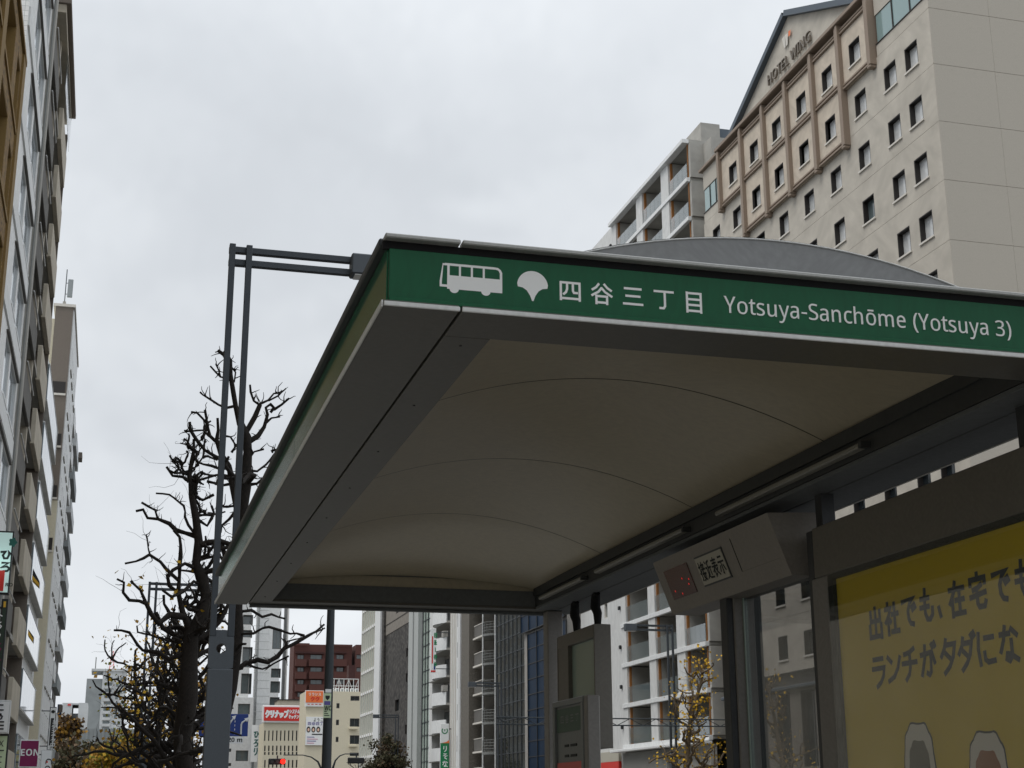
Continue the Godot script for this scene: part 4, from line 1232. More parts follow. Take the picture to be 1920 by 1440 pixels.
func build_trees() -> void:
	traced_tree("large bare plane tree with knuckled limbs right behind the street lamp", -24.6, [
		[557,1920,33, 574,1690,31, 598,1560,30, 620,1440,29, 632,1200,28, 640,1000,27, 655,800,25, 670,650,23, 683,500,20, 678,430,18, 650,370,15, 630,300,12, 618,230,11, 605,150,10.5, 602,90,10],
		[602,100,7, 606,85,6, 600,70,4], [606,110,4, 628,140,3.5, 622,185,3], [630,290,9, 585,300,6, 520,265,5, 480,240,4, 468,228,4],
		[604,170,5, 560,160,4.5, 540,140,4, 515,112,3.5], [560,160,4, 552,130,4, 540,102,4], [604,110,8, 575,60,7, 550,42,7],
		[678,405,11, 715,340,10, 738,285,9], [738,287,6, 710,268,5, 696,228,4.5, 693,195,4], [738,282,5, 775,265,4.5, 800,235,4, 825,232,4], [776,268,4, 820,245,4, 855,212,3],
		[683,455,13, 730,425,12, 757,385,10, 772,330,9, 764,298,7, 785,283,7, 802,300,7, 785,320,6], [800,308,6, 835,285,5, 868,257,4.5], [758,372,6, 790,345,4, 828,340,3],
		[685,580,6, 725,585,6, 765,555,5.5, 800,510,5, 820,490,4.5], [795,500,4, 790,494,4, 820,484,4], [688,530,5, 712,497,4.5, 755,485,4.5], [690,645,7, 725,640,6, 765,605,5],
		[648,830,17, 628,720,15, 612,630,14, 598,560,14, 562,505,11, 543,445,10, 550,400,6, 547,345,5],
		[590,540,9, 540,520,8, 490,490,8, 450,440,7, 425,400,7, 421,362,6], [540,452,7, 512,425,7, 500,370,5, 490,308,5], [505,380,5, 455,322,5, 430,318,4.5], [510,425,6, 480,400,5, 398,402,4],
		[610,500,6, 630,470,5, 605,430,5, 575,425,5], [598,570,7, 560,575,6, 520,560,6, 450,540,4.5], [612,640,7, 560,650,6, 500,630,6],
		[625,740,6, 590,745,5, 560,742,4.5], [632,760,7, 600,800,6, 565,830,6, 560,860,5], [660,1215,6, 700,1210,6, 748,1240,6, 790,1228,5, 850,1248,4],
		[645,1325,8, 664,1316,6, 710,1314,5.5, 749,1291,5.5, 778,1285,5.5, 829,1300,5, 874,1316,5, 902,1314,5, 936,1325,6], [640,1470,10, 664,1455,8, 700,1440,8, 727,1433,9, 772,1444,10, 817,1418,9, 846,1382,8, 880,1367,8, 914,1348,7, 959,1322,8, 990,1305,5, 1027,1274,4], [676,1450,5, 749,1475,4, 800,1450,4, 868,1416,3.5], [846,1382,4, 862,1350,4, 900,1340,3], [959,1322,4, 1010,1300,3.5, 1030,1290,3],
	], 0, 4, 101, 5)
	traced_tree("gnarled bare plane tree with a twisted trunk, second along the pavement", -33.0, [
		[420,1440,32, 428,1320,31, 478,1232,25, 495,1140,23, 476,1060,22, 450,1000,19, 462,900,16, 450,800,14, 432,700,12, 425,620,10, 432,540,9, 440,440,5],
		[460,880,11, 400,862,10, 360,850,9, 330,820,8, 280,800,7, 232,795,7, 212,757,6, 180,764,5], [276,792,5, 266,760,5, 205,725,4.5],
		[425,632,7, 390,610,6, 345,605,6, 318,565,5], [396,602,5, 370,570,4, 340,537,4], [430,632,8, 480,620,7, 540,602,6, 600,608,6], [436,690,8, 480,715,7, 530,690,6], [440,640,6, 480,595,5, 540,605,5],
		[420,1290,14, 390,1220,12, 370,1130,10, 376,1050,9, 381,960,9, 376,880,8, 350,850,6],
		[400,1240,15, 330,1230,14, 282,1270,12, 250,1230,10, 226,1180,9, 150,1165,7, 122,1130,7, 126,1085,6, 95,1070,4], [226,1180,8, 200,1120,6, 155,1078,5], [376,1080,9, 320,1030,8, 290,992,7, 240,960,6, 180,990,5, 130,1000,4], [242,957,4, 232,910,3, 225,870,3],
		[460,920,12, 510,905,11, 560,900,10, 600,912,9], [560,902,9, 575,940,9, 592,985,8], [446,1020,9, 400,1000,8, 345,1030,7, 322,1065,6], [440,700,6, 470,760,6, 455,790,5], [455,800,8, 500,830,7, 530,770,6, 520,740,5],
		[410,1400,12, 330,1430,9, 280,1400,8, 210,1390,7, 150,1310,6, 80,1300,4], [430,1330,10, 360,1330,9, 300,1290,8, 270,1220,7], [480,1100,8, 440,1080,7, 400,1120,7, 340,1150,6, 300,1120,5], [370,1130,7, 330,1100,7, 320,1050,6], [428,1350,12, 520,1300,10, 560,1260,8, 590,1190,6],
		[425,560,5, 460,500,4, 480,470,3], [440,860,6, 400,790,5, 395,740,4.5, 330,690,4, 270,684,3.5], [450,980,8, 500,960,7, 530,920,6], [470,1050,10, 510,1010,8, 540,960,7], [436,480,4, 410,465,3, 378,458,2.5],
	], 5, 6, 202, 22, 2)
	var yl := [M.leaf_yellow, M.leaf_gold]
	var g := "plane trees along the pavement"
	grown_tree("yellow-flecked plane tree beyond the twisted one, with many thin shoots", Vector3(2.05, 0, -47.5), 7.4, 3.0, 24, 300, 0.13, yl, 303, g)
	grown_tree("leafless plane tree with a dense mesh of crooked limbs, third along the pavement", Vector3(1.95, 0, -41.0), 8.0, 2.6, 26, 0, 0.1, [], 307, g)
	grown_tree("plane tree keeping scattered golden leaves behind the far lamp", Vector3(1.9, 0, -56.0), 8.0, 3.6, 24, 380, 0.15, yl, 304, g)
	grown_tree("distant plane tree with pale yellow leaves near the lane sign", Vector3(1.8, 0, -72.0), 8.8, 4.0, 24, 560, 0.18, [M.leaf_yellow, M.leaf_gold, M.leaf_green], 305, g)
	grown_tree("last plane tree of the row, thinly gilded, before the round bushes", Vector3(1.9, 0, -90.0), 9.6, 4.6, 24, 800, 0.22, yl, 306, g)
	# trees at the far end of the street
	var fg := "leafy trees at the far end of the street"
	leafy_tree("golden bushy tree at the end of the pavement", Vector3(1.9, 0, -124.0), 6.6, 3.4, 2.9, 70, 60, 0.34, [M.leaf_yellow, M.leaf_green, M.leaf_gold], 401, fg)
	leafy_tree("wide brown-leaved tree at the foot of the white frame block", Vector3(-2.4, 0, -190.0), 9.4, 5.0, 3.6, 80, 60, 0.5, [M.leaf_brown, M.leaf_dark], 402, fg)
	leafy_tree("rust-brown upright tree beside the last left-hand facade", Vector3(-5.6, 0, -205.0), 13.6, 2.5, 3.4, 50, 60, 0.5, [M.leaf_brown, M.leaf_gold], 403, fg)
	leafy_tree("dull green round tree below the residential tower", Vector3(2.2, 0, -170.0), 9.2, 4.2, 3.4, 70, 60, 0.45, [M.leaf_dark, M.leaf_green, M.leaf_gold], 404, fg)
	# opposite pavement
	var og := "street trees on the opposite pavement"
	grown_tree("slender young tree with yellow leaves before the balcony block", Vector3(27.3, 0, -69.3), 8.6, 2.7, 20, 620, 0.15, [M.leaf_yellow], 501, og, M.bark_pale, 4, 0.3)
	grown_tree("thin bare tree with a few yellow leaves before the hotel", Vector3(27.4, 0, -58.0), 6.8, 2.6, 14, 190, 0.14, [M.leaf_yellow], 502, og, M.bark_pale, 4, 0.3)
	grown_tree("bare black tree in front of the cream building", Vector3(27.0, 0, -166.0), 6.6, 2.8, 14, 0, 0.2, [], 503, og)
	leafy_tree("dark dense tree with gold tips in front of the stone block", Vector3(27.4, 0, -150.0), 9.0, 2.1, 4.0, 90, 60, 0.26, [M.leaf_dark, M.leaf_dark, M.leaf_brown, M.leaf_dark], 504, og)

# ---------------------------------------------------------------- buildings across the road (facades on x = 33, facing the road)
const FX := 33.0
func build_hotel() -> void:
	var b := thing("hotel", "tall beige stone hotel with gabled top lettered HOTEL WING and small square windows", "building", Vector3(33, 0, -64))
	var cols := [-52.7, -54.6, -57.45, -60.35, -63.3, -66.3, -69.25, -72.2, -75.2]
	var hw := 0.55
	bb(b, "core", FX + 0.5, 58, 0, 38.4, -76.6, -51.5, M.core_plaster)
	# storey bands with a joint between them
	for k in 11:
		var wb := 33.35 - 2.75 * k
		var y0 := wb - 0.65
		if k == 10: y0 = 0.0
		if wb < 8.0: continue
		var y1 := wb + 2.085
		var holes := []
		for i in cols.size():
			holes.append([cols[i] - hw, cols[i] + hw, wb, wb + 1.2])
		wall(b, "wall_band", "x", FX, -1.0, -77.0, -51.02, maxf(y0, 7.3), y1, holes, 0.3, M.hotel_stone, 0.3)
		for i in cols.size():
			window(b, "x", FX, -1.0, cols[i] - hw, cols[i] + hw, wb, wb + 1.2, 0.29, M.window_dark, M.dark_pane if (k > 6) else (M.grey_pane if (k * 5 + i * 3) % 7 == 2 else M.blind_pane), M.sill_pale)
	# street-level storey: ledge, tall dark windows between piers
	bb(b, "ledge", FX - 0.25, FX + 0.3, 7.08, 7.24, -77.0, -51.0, M.coping_slate, 0.03)
	var lh := []
	for i in 9: lh.append([-76.0 + 2.8 * i, -74.4 + 2.8 * i, 3.3, 6.95])
	wall(b, "street_wall", "x", FX, -1.0, -77.0, -51.02, 0.0, 7.07, lh, 0.4, M.stone_mid, 0.3)
	for h in lh: window(b, "x", FX, -1.0, h[0], h[1], h[2], h[3], 0.35, M.window_dark, M.dark_pane, null, 1)
	# upper storey, gable wing: framed panels
	var fz := [-55.88, -58.85, -61.8, -64.85, -67.75, -70.75, -73.95]
	for c in 6:
		var two := c > 0 and c < 5
		var bot := 32.42 if two else 35.24
		var holes := []
		var zc: float = cols[c + 2]
		for r in (2 if two else 1):
			holes.append([zc - hw, zc + hw, 36.1 - 2.75 * r, 37.3 - 2.75 * r])
		var x := FX - 0.12
		wall(b, "framed_panel", "x", x, -1.0, fz[c + 1] + 0.2, fz[c] - 0.2, bot, 38.55, holes, 0.3, M.hotel_panel, 0.5)
		for h in holes: window(b, "x", x, -1.0, h[0], h[1], h[2], h[3], 0.29, M.window_dark, M.blind_pane, M.sill_pale)
		# horizontal mouldings of each cell
		var ys := [38.28, bot + 0.02] if not two else [38.28, 35.55, bot + 0.02]
		for y in ys:
			for d in [0.0, 0.22]:
				bb(b, "moulding", x - 0.12 + d * 0.2, x - 0.001, y - 0.06 + d, y + 0.06 + d, fz[c + 1] + 0.2, fz[c] - 0.2, M.hotel_trim, 0.02)
	for c in 7:
		var two := c > 0 and c < 6
		var bot := 32.3 if two else 35.1
		for d in [-0.2, 0.02]:
			bb(b, "pilaster", FX - 0.36 + absf(d) * 0.3, FX + 0.2, bot, 38.78, fz[c] + d, fz[c] + d + 0.18, M.hotel_trim, 0.02)
		bb(b, "bracket", FX - 0.34, FX, bot - 0.14, bot - 0.002, fz[c] - 0.16, fz[c] + 0.16, M.hotel_trim, 0.03)
	bb(b, "cornice", FX - 0.42, FX + 0.6, 38.79, 39.02, -74.1, -55.7, M.hotel_trim, 0.03)
	bb(b, "cornice", FX - 0.2, FX + 0.6, 38.80, 39.0, -77.1, -74.11, M.hotel_trim, 0.03)
	# gable
	var st := new_st()
	var A := Vector3(FX, 39.02, -71.9)
	var B := Vector3(FX, 39.02, -56.9)
	var T := Vector3(FX, 42.5, -64.4)
	tri(st, A, B, T, Vector3.LEFT)
	var dx := Vector3(6, 0, 0)
	quad(st, A, T, T + dx, A + dx, Vector3(0, 1, -1).normalized())
	quad(st, B, T, T + dx, B + dx, Vector3(0, 1, 1).normalized())
	var gb := part(b, "gable", st.commit(), M.hotel_stone)
	for e in [A, B]:
		var cs := new_st()
		var d: Vector3 = (T - e).normalized()
		var up := Vector3(0, d.z, -d.y) if e == A else Vector3(0, -d.z, d.y)
		if up.y < 0.0: up = -up
		var e0: Vector3 = e - d * 0.35
		for o in [0.0]:
			var f0 := Vector3(-0.3, 0, 0)
			var f1 := Vector3(6.1, 0, 0)
			var t0 := up * 0.32
			quad(cs, e0 + f0, T + f0, T + f0 + t0, e0 + f0 + t0, Vector3.LEFT)
			quad(cs, e0 + f0 + t0, T + f0 + t0, T + f1 + t0, e0 + f1 + t0, up)
			quad(cs, e0 + f0, T + f0, T + Vector3(-0.001, 0, 0), e0 + Vector3(-0.001, 0, 0), -up)
		part(gb, "coping", cs.commit(), M.coping_slate)
	latin(gb, "lettering", "HOTEL WING", Vector3(FX - 0.12, 39.66, -66.95), -PI / 2, 5.15, 0.58, M.hotel_letters, false, 0.12)
	var lg := new_st()
	for a in [[0, 0.68, 0.34, 0.7, 0.36, 0.0, 0.2, 0.02], [0.38, 0.7, 0.72, 0.66, 0.62, 0.02, 0.42, 0.02]]:
		var pts := PackedVector2Array()
		for i in range(0, 8, 2): pts.append(Vector2(a[i], a[i + 1]))
		add_poly(lg, pts, Vector3.ZERO, Vector3(0, 0, 1), Vector3.UP)
	part(gb, "logo", lg.commit(), M.sill_pale, Vector3(FX - 0.1, 40.82, -65.05))
	poly(gb, "logo_tip", PackedVector2Array([Vector2(0.72, 0.52), Vector2(0.76, 0.82), Vector2(1.02, 0.78), Vector2(0.94, 0.5)]), Vector3(FX - 0.1, 40.7, -65.0), Vector3(0, 0, 1), Vector3.UP, M.sign_orange)
	# corner balcony with glass, right of the gable, and its twin at the far end
	for e in [[-55.6, -51.02], [-76.9, -74.2]]:
		bb(b, "parapet", FX, FX + 0.3, 35.45, 36.05, e[0], e[1], M.hotel_stone)
		for k in 3:
			var w: float = (e[1] - e[0]) / 3.0
			var g := bb(b, "corner_pane", FX + 0.06, FX + 0.09, 36.1, 37.58, e[0] + w * k + 0.05, e[0] + w * (k + 1) - 0.03, M.teal_pane)
			bb(g, "mullion", FX + 0.02, FX + 0.12, 36.06, 37.6, e[0] + w * (k + 1) - 0.029, e[0] + w * (k + 1) + 0.045, M.window_dark)
		bb(b, "pane_sill", FX - 0.04, FX + 0.3, 36.052, 36.098, e[0], e[1], M.window_dark)
		bb(b, "upper_wall", FX + 0.02, FX + 0.5, 37.61, 38.79, e[0], e[1], M.hotel_side)
	# end wall facing along the street: precast panels
	bb(b, "end_backing", FX + 0.05, 58, 6.0, 38.0, -51.45, -51.06, M.hotel_joint)
	for r in 12:
		for c in 3:
			var x0 := FX + 0.0 + c * 3.05
			var y0 := 32.7 - 2.75 * r + 2.75
			if y0 < 4.0 or y0 > 36.0: continue
			bb(b, "stone_panel", x0 + 0.002, x0 + 3.048, y0 + 0.006, y0 + 2.744, -51.055, -51.0, M.hotel_side, 0.008)
	bb(b, "stone_panel", FX + 9.17, 58, 6.0, 36.0, -51.055, -51.0, M.hotel_side)
	bb(b, "stone_panel", FX + 3.3, 58, 35.47, 37.4, -51.055, -51.002, M.hotel_side)
	bb(b, "stair_head", FX + 6.0, 58, 38.0, 41.0, -60, -52.5, M.window_dark)

func build_apartments() -> void:
	var b := thing("apartment_block", "white apartment block with timber-lined glass balconies beside the hotel", "building", Vector3(33, 0, -90))
	var bays := [[-92.7, -88.43], [-87.24, -83.62], [-82.3, -79.2]]
	bb(b, "core", 35.15, 48, 0, 41.7, -102.9, -78.9, M.core_plaster)
	bb(b, "side_wall", 33.95, 47.9, 0, 41.68, -78.88, -78.75, M.concrete)
	for k in 15:
		var y := 5.33 + 2.62 * k
		bb(b, "floor_slab", 32.8 if k < 14 else 32.6, 33.05, y - 0.27, y, -93.6, -79.0, M.white_panel, 0.01)
		bb(b, "balcony_floor", 33.051, 35.14, y - 0.2, y - 0.002, -93.55, -79.0, M.concrete)
		if k == 14: continue
		bb(b, "return_wall", 33.05, 33.94, y + 0.001, y + 2.348, -79.15, -78.85, M.concrete)
		for i in 3:
			var z0: float = bays[i][0]
			var z1: float = bays[i][1]
			var np := 5 if i < 2 else 4
			for j in np:
				var w := (z1 - z0) / np
				bb(b, "glass_balustrade", 32.93, 32.945, y + 0.06, y + 1.05, z0 + w * j + 0.02, z0 + w * (j + 1) - 0.02, M.balcony_glass)
			bb(b, "timber_lining", 33.02, 33.17, y + 0.001, y + 2.348, z0 + 0.001, z0 + 0.12, M.timber)
			bb(b, "balcony_divider", 33.18, 35.09, y + 0.001, y + 2.348, z0 + 0.001, z0 + 0.12, M.concrete)
			bb(b, "timber_edge", 33.0, 33.1, y + 0.001, y + 2.348, z1 - 0.07, z1 - 0.001, M.timber)
			var gd := bb(b, "glazed_door", 35.10, 35.145, y + 0.02, y + 2.33, z0 + 0.13, z1 - 0.02, M.dark_pane)
			bb(gd, "door_frame", 35.07, 35.099, y + 0.05, y + 2.15, (z0 + z1) * 0.5 - 0.04, (z0 + z1) * 0.5 + 0.04, M.rail_dark)
			if (k * 3 + i) % 4 == 1:
				bb(b, "curtain", 35.05, 35.068, y + 0.1, y + 1.95, z0 + 0.5, z0 + 1.4, M.sign_white)
		for z in [[-93.6, -92.7], [-88.43, -87.24], [-83.62, -82.3]]:
			bb(b, "pier", 32.88, 33.35, y + 0.001, y + 2.348, z[0], z[1], M.white_render)
	# plain white wall further along
	var holes := []
	for k in 14: holes.append([-97.6, -96.9, 5.33 + 2.62 * k + 0.85, 5.33 + 2.62 * k + 1.9])
	wall(b, "plain_wall", "x", 33.05, -1.0, -103.0, -93.61, 0.0, 42.0, holes, 0.2, M.white_render, 1.3)
	for h in holes:
		window(b, "x", 33.05, -1.0, h[0], h[1], h[2], h[3], 0.18, M.sill_pale, M.grey_pane)
		bb(b, "vent_hood", 32.9, 33.045, h[2] + 0.2, h[2] + 0.45, -94.35, -94.1, M.sign_black, 0.03)
	# ribbed street-level screen with canopy
	bb(b, "entrance_canopy", 32.2, 33.0, 4.86, 5.02, -94.6, -79.0, M.white_panel, 0.02)
	for k in 40: bb(b, "louvre", 32.7, 32.9, 0.0, 4.8, -93.4 + 0.2 * k, -93.3 + 0.2 * k, M.louvre)
	bb(b, "screen_backing", 32.91, 33.3, 0.0, 4.85, -93.55, -79.1, M.concrete)
	bb(b, "shop_fascia", 32.85, 33.04, 4.35, 5.0, -102.9, -94.7, M.plate_beige)
	bb(b, "shop_fascia", 32.85, 33.04, 3.2, 4.34, -102.9, -94.7, M.sign_red, 0.0, "red band of the shop fascia")
	# roof-top stair block
	bb(b, "stair_block", 34.0, 35.3, 41.69, 43.4, -84.0, -79.2, M.concrete)
	bb(b, "stair_block", 35.3, 40.0, 41.69, 43.2, -84.0, -79.35, M.coping_slate)
	bb(b, "stair_wall", 33.96, 35.3, 30.0, 41.67, -78.74, -77.6, M.concrete)

# curtain wall facade made of single panes between mullions
func curtain(b: Node, x: float, z0: float, z1: float, y0: float, y1: float, nz: int, ny: int, pane_m: Material, bar_m: Material, depth := 0.12, slab := 0.0, slab_m: Material = null) -> void:
	var w := (z1 - z0) / nz
	var h := (y1 - y0) / ny
	for i in nz:
		for j in ny:
			var tilt := 0.004 * (((i * 7 + j * 13) % 5) - 2)
			var o := bb(b, "pane", x + 0.06, x + 0.09, y0 + h * j + 0.04 + slab, y0 + h * (j + 1) - 0.04, z0 + w * i + 0.04, z0 + w * (i + 1) - 0.04, pane_m)
			o.rotate_y(tilt * 0.6)
	for i in nz + 1:
		bb(b, "mullion", x - depth + 0.06, x + 0.1, y0, y1, z0 + w * i - 0.035, z0 + w * i + 0.035, bar_m)
	for j in ny + 1:
		bb(b, "transom", x - depth * 0.6 + 0.06, x + 0.1, y0 + h * j - 0.035, y0 + h * j + 0.035 + slab, z0 + 0.036, z1 - 0.036, slab_m if slab_m != null else bar_m)

func build_right_row() -> void:
	# blue glass tower
	var b := thing("blue_glass_building", "dark blue glass building next to the escape stairs", "building", Vector3(32, 0, -113))
	curtain(b, 32.0, -113.8, -103.4, 4.0, 14.7, 4, 9, M.blue_pane, M.sign_black, 0.07)
	curtain(b, 31.85, -115.3, -103.4, 14.9, 27.0, 5, 9, M.blue_pane, M.sign_black, 0.07)
	bb(b, "core", 32.15, 46, 0, 27, -115.2, -103.5, M.core_plaster)
	bb(b, "street_wall", 31.9, 32.14, 0, 3.96, -115.2, -103.5, M.concrete)
	# mirror glass building
	var c := thing("mirror_glass_building", "smoky mirror-glass office reflecting the buildings opposite", "building", Vector3(33, 0, -123))
	curtain(c, 33.0, -127.5, -115.4, 4.4, 28.0, 9, 17, M.smoke_pane, M.rail_dark, 0.065)
	bb(c, "core", 33.15, 46, 0, 28, -127.5, -115.4, M.core_plaster)
	bb(c, "entrance_lintel", 32.4, 33.14, 3.6, 4.3, -127.5, -115.4, M.sill_pale, 0.03)
	for z in [-127.3, -123.6, -120.2]: bb(c, "pier", 32.6, 33.14, 0, 3.59, z - 0.2, z + 0.4, M.concrete)
	# escape stairs
	var e := thing("escape_stair_tower", "dark spiral escape stairs with curved landings and railings", "stair tower", Vector3(34, 0, -131))
	bb(e, "back_wall", 36.2, 46, 0, 30, -136.6, -127.6, M.concrete)
	bar(e, "newel", Vector3(34.2, 0, -130.2), Vector3(34.2, 29.5, -130.2), 0.16, M.rail_dark, 10)
	for k in 10:
		var y := 3.5 + 2.6 * k
		var st := new_st()
		for i in 16:
			var a0 := PI * (0.5 + i / 16.0)
			var a1 := PI * (0.5 + (i + 1) / 16.0)
			var p0 := Vector3(34.2 + 1.75 * cos(a0), y, -130.2 + 1.75 * sin(a0))
			var p1 := Vector3(34.2 + 1.75 * cos(a1), y, -130.2 + 1.75 * sin(a1))
			for q in [[0.0, Vector3.UP], [-0.2, Vector3.DOWN]]:
				tri(st, Vector3(34.2, y + q[0], -130.2), p0 + Vector3(0, q[0], 0), p1 + Vector3(0, q[0], 0), q[1])
			quad(st, p0, p1, p1 - Vector3(0, 0.2, 0), p0 - Vector3(0, 0.2, 0), (p0 - Vector3(34.2, y, -130.2)).normalized())
		part(e, "landing", st.commit(), M.rail_mid)
		# flight winding up to the next landing
		var fl := new_st()
		for i in 12:
			var a0 := PI * (1.5 + i / 12.0)
			var a1 := PI * (1.5 + (i + 1) / 12.0)
			var h := y + 2.6 * (i + 1) / 12.0
			var v := []
			for aa in [a0, a1]:
				v.append(Vector3(34.2 + 0.2 * cos(aa), h, -130.2 + 0.2 * sin(aa)))
				v.append(Vector3(34.2 + 1.7 * cos(aa), h, -130.2 + 1.7 * sin(aa)))
			quad(fl, v[0], v[1], v[3], v[2], Vector3.UP)
			for q in v.size(): v[q] = v[q] - Vector3(0, 0.24, 0)
			quad(fl, v[0], v[1], v[3], v[2], Vector3.DOWN)
			quad(fl, v[1], v[3], v[3] + Vector3(0, 0.24, 0), v[1] + Vector3(0, 0.24, 0), Vector3(cos(a0), 0, sin(a0)))
		part(e, "stair_flight", fl.commit(), M.rail_mid)
		var rl := new_st()
		for i in 15:
			var a0 := PI * (0.5 + i / 14.0)
			var p0 := Vector3(34.2 + 1.72 * cos(a0), y, -130.2 + 1.72 * sin(a0))
			add_tube(rl, [p0, p0 + Vector3(0, 1.05, 0)], [0.022, 0.022], 4, false)
		for hh in [0.3, 0.55, 0.8, 1.05]:
			var pts := []
			var rr := []
			for i in 15:
				var a0 := PI * (0.5 + i / 14.0)
				pts.append(Vector3(34.2 + 1.72 * cos(a0), y + hh, -130.2 + 1.72 * sin(a0)))
				rr.append(0.025)
			add_tube(rl, pts, rr, 5)
		part(e, "railing", rl.commit(), M.rail_mid)
		bb(e, "gallery_slab", 33.0, 33.25, y + 0.1, y + 0.26, -136.4, -132.4, M.sill_pale)
		bb(e, "gallery_floor", 33.251, 36.19, y + 0.1, y + 0.24, -136.4, -132.4, M.concrete)
		bb(e, "gallery_rail", 33.12, 33.16, y + 0.322, y + 1.35, -136.3, -132.5, M.concrete_dark)
		bb(e, "gallery_handrail", 33.08, 33.2, y + 1.352, y + 1.42, -136.3, -132.5, M.sill_pale)
		bb(e, "gallery_door", 36.12, 36.19, y + 0.33, y + 2.3, -135.2, -134.2, M.grey_pane)
	bar(e, "downpipe", Vector3(32.95, 0, -132.2), Vector3(32.95, 29, -132.2), 0.09, M.rail_pale, 8)
	bar(e, "downpipe", Vector3(33.0, 0, -127.9), Vector3(33.0, 29, -127.9), 0.07, M.rail_pale, 8)
	# white balcony building
	var w := thing("balcony_building", "white building with curved balconies, ribbed panels and a carved stone pilaster", "building", Vector3(33, 0, -147))
	bb(w, "pilaster", 32.7, 34, 0, 34, -139.9, -136.65, M.ornament)
	for k in 2: bb(w, "white_strip", 32.6, 34, 0, 34, -141.0 + 0.5 * k, -140.6 + 0.5 * k, M.white_panel)
	var ph := []
	for k in 10: ph.append([-142.9, -141.5, 3.6 + 3.0 * k, 5.1 + 3.0 * k])
	wall(w, "panel_wall", "x", 33.0, -1.0, -146.0, -141.01, 0, 34, ph, 0.3, M.white_panel, 1.0)
	for h in ph: window(w, "x", 33.0, -1.0, h[0], h[1], h[2], h[3], 0.28, M.window_dark, M.dark_pane)
	for k in 4: bb(w, "rib", 32.9, 32.999, 0, 34, -145.7 + 0.75 * k, -145.62 + 0.75 * k, M.sill_pale)
	bb(w, "core", 34.2, 46, 0, 34, -155.4, -136.7, M.core_plaster)
	bb(w, "edge_pier", 32.9, 34.19, 0, 34, -155.5, -154.1, M.white_render)
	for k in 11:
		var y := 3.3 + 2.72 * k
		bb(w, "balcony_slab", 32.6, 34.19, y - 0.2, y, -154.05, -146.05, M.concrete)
		var st := new_st()
		for i in 12:
			var t0 := i / 12.0
			var t1 := (i + 1) / 12.0
			var p0 := Vector3(32.6 - 0.75 * sin(PI * t0), y - 0.18, -151.6 + 5.5 * t0)
			var p1 := Vector3(32.6 - 0.75 * sin(PI * t1), y - 0.18, -151.6 + 5.5 * t1)
			var n := Vector3(-(p1.z - p0.z), 0, p1.x - p0.x).normalized()
			quad(st, p0, p1, p1 + Vector3(0, 1.25, 0), p0 + Vector3(0, 1.25, 0), n)
			var q0 := p0 - n * 0.12
			var q1 := p1 - n * 0.12
			quad(st, q0, q1, q1 + Vector3(0, 1.25, 0), q0 + Vector3(0, 1.25, 0), -n)
			quad(st, p0 + Vector3(0, 1.25, 0), p1 + Vector3(0, 1.25, 0), q1 + Vector3(0, 1.25, 0), q0 + Vector3(0, 1.25, 0), Vector3.UP)
			quad(st, p0, p1, Vector3(32.7, p1.y, p1.z), Vector3(32.7, p0.y, p0.z), Vector3.DOWN)
		part(w, "curved_parapet", st.commit(), M.white_panel)
		bb(w, "parapet", 32.55, 32.65, y - 0.1, y + 0.95, -154.05, -151.7, M.white_render)
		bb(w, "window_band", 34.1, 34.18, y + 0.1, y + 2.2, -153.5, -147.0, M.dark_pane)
	for k in 4: bb(w, "air_conditioner", 32.3, 32.8, 7.2 + 5.4 * k, 7.8 + 5.4 * k, -147.0, -146.2, M.concrete)
	# narrow grey block with green glass
	var n := thing("narrow_grey_building", "narrow pale grey building with a strip of greenish glass", "building", Vector3(33, 0, -160))
	bb(n, "core", 33.2, 46, 0, 33, -165.9, -155.6, M.core_plaster)
	for k in 4:
		bb(n, "pier", 32.6 - 0.1 * (k % 2), 33.19, 0, 33, -165.9 + 1.55 * k, -164.6 + 1.55 * k, M.grey_tile)
	bb(n, "cladding", 32.85, 33.19, 0, 33, -165.85, -159.9, M.grey_tile)
	curtain(n, 33.0, -159.8, -155.6, 2.0, 32.0, 3, 22, M.ivory_glass, M.rail_dark, 0.1)
	# dark stone block
	var d := thing("dark_stone_building", "dark rough stone building with few small windows", "building", Vector3(33, 0, -174))
	var dh := []
	for k in 9:
		dh.append([-175.6, -173.2, 23.9 - 2.9 * k, 25.3 - 2.9 * k] if k in [0, 4, 6] else [-169.2, -168.2, 23.9 - 2.9 * k, 25.0 - 2.9 * k])
	wall(d, "wall", "x", 33.0, -1.0, -182.4, -166.05, 0, 22.0, dh.filter(func(h): return h[3] < 21.9), 0.3, M.stone_dark, 1.0)
	wall(d, "upper_wall", "x", 32.95, -1.0, -182.4, -166.05, 22.0, 36.0, dh.filter(func(h): return h[2] > 22.1), 0.3, M.stone_mid, 1.0)
	for h in dh:
		if h[3] < 21.9 or h[2] > 22.1: window(d, "x", 33.0 if h[3] < 21.9 else 32.95, -1.0, h[0], h[1], h[2], h[3], 0.28, M.window_dark, M.dark_pane, null, 2)
	for k in 5: bb(d, "course", 32.9, 32.949, 23.2 + 2.5 * k, 23.28 + 2.5 * k, -182.4, -166.1, M.stone_dark)
	bb(d, "core", 34.0, 46, 0, 35.9, -182.3, -166.1, M.core_plaster)
	bb(d, "side_pier", 32.7, 33.0, 0, 36, -183.9, -182.45, M.stone_dark)
	# pale glass tower
	var g := thing("pale_glass_tower", "pale ivory curtain-wall tower with a white corner pier", "building", Vector3(33, 0, -192))
	curtain(g, 33.0, -200.4, -188.0, 4.8, 35.3, 8, 11, M.ivory_glass, M.sill_pale, 0.2, 0.25, M.sign_white)
	bb(g, "corner_pier", 32.5, 34, 0, 36, -187.9, -184.0, M.white_panel)
	bb(g, "core", 33.2, 46, 0, 36, -200.3, -188.0, M.concrete)
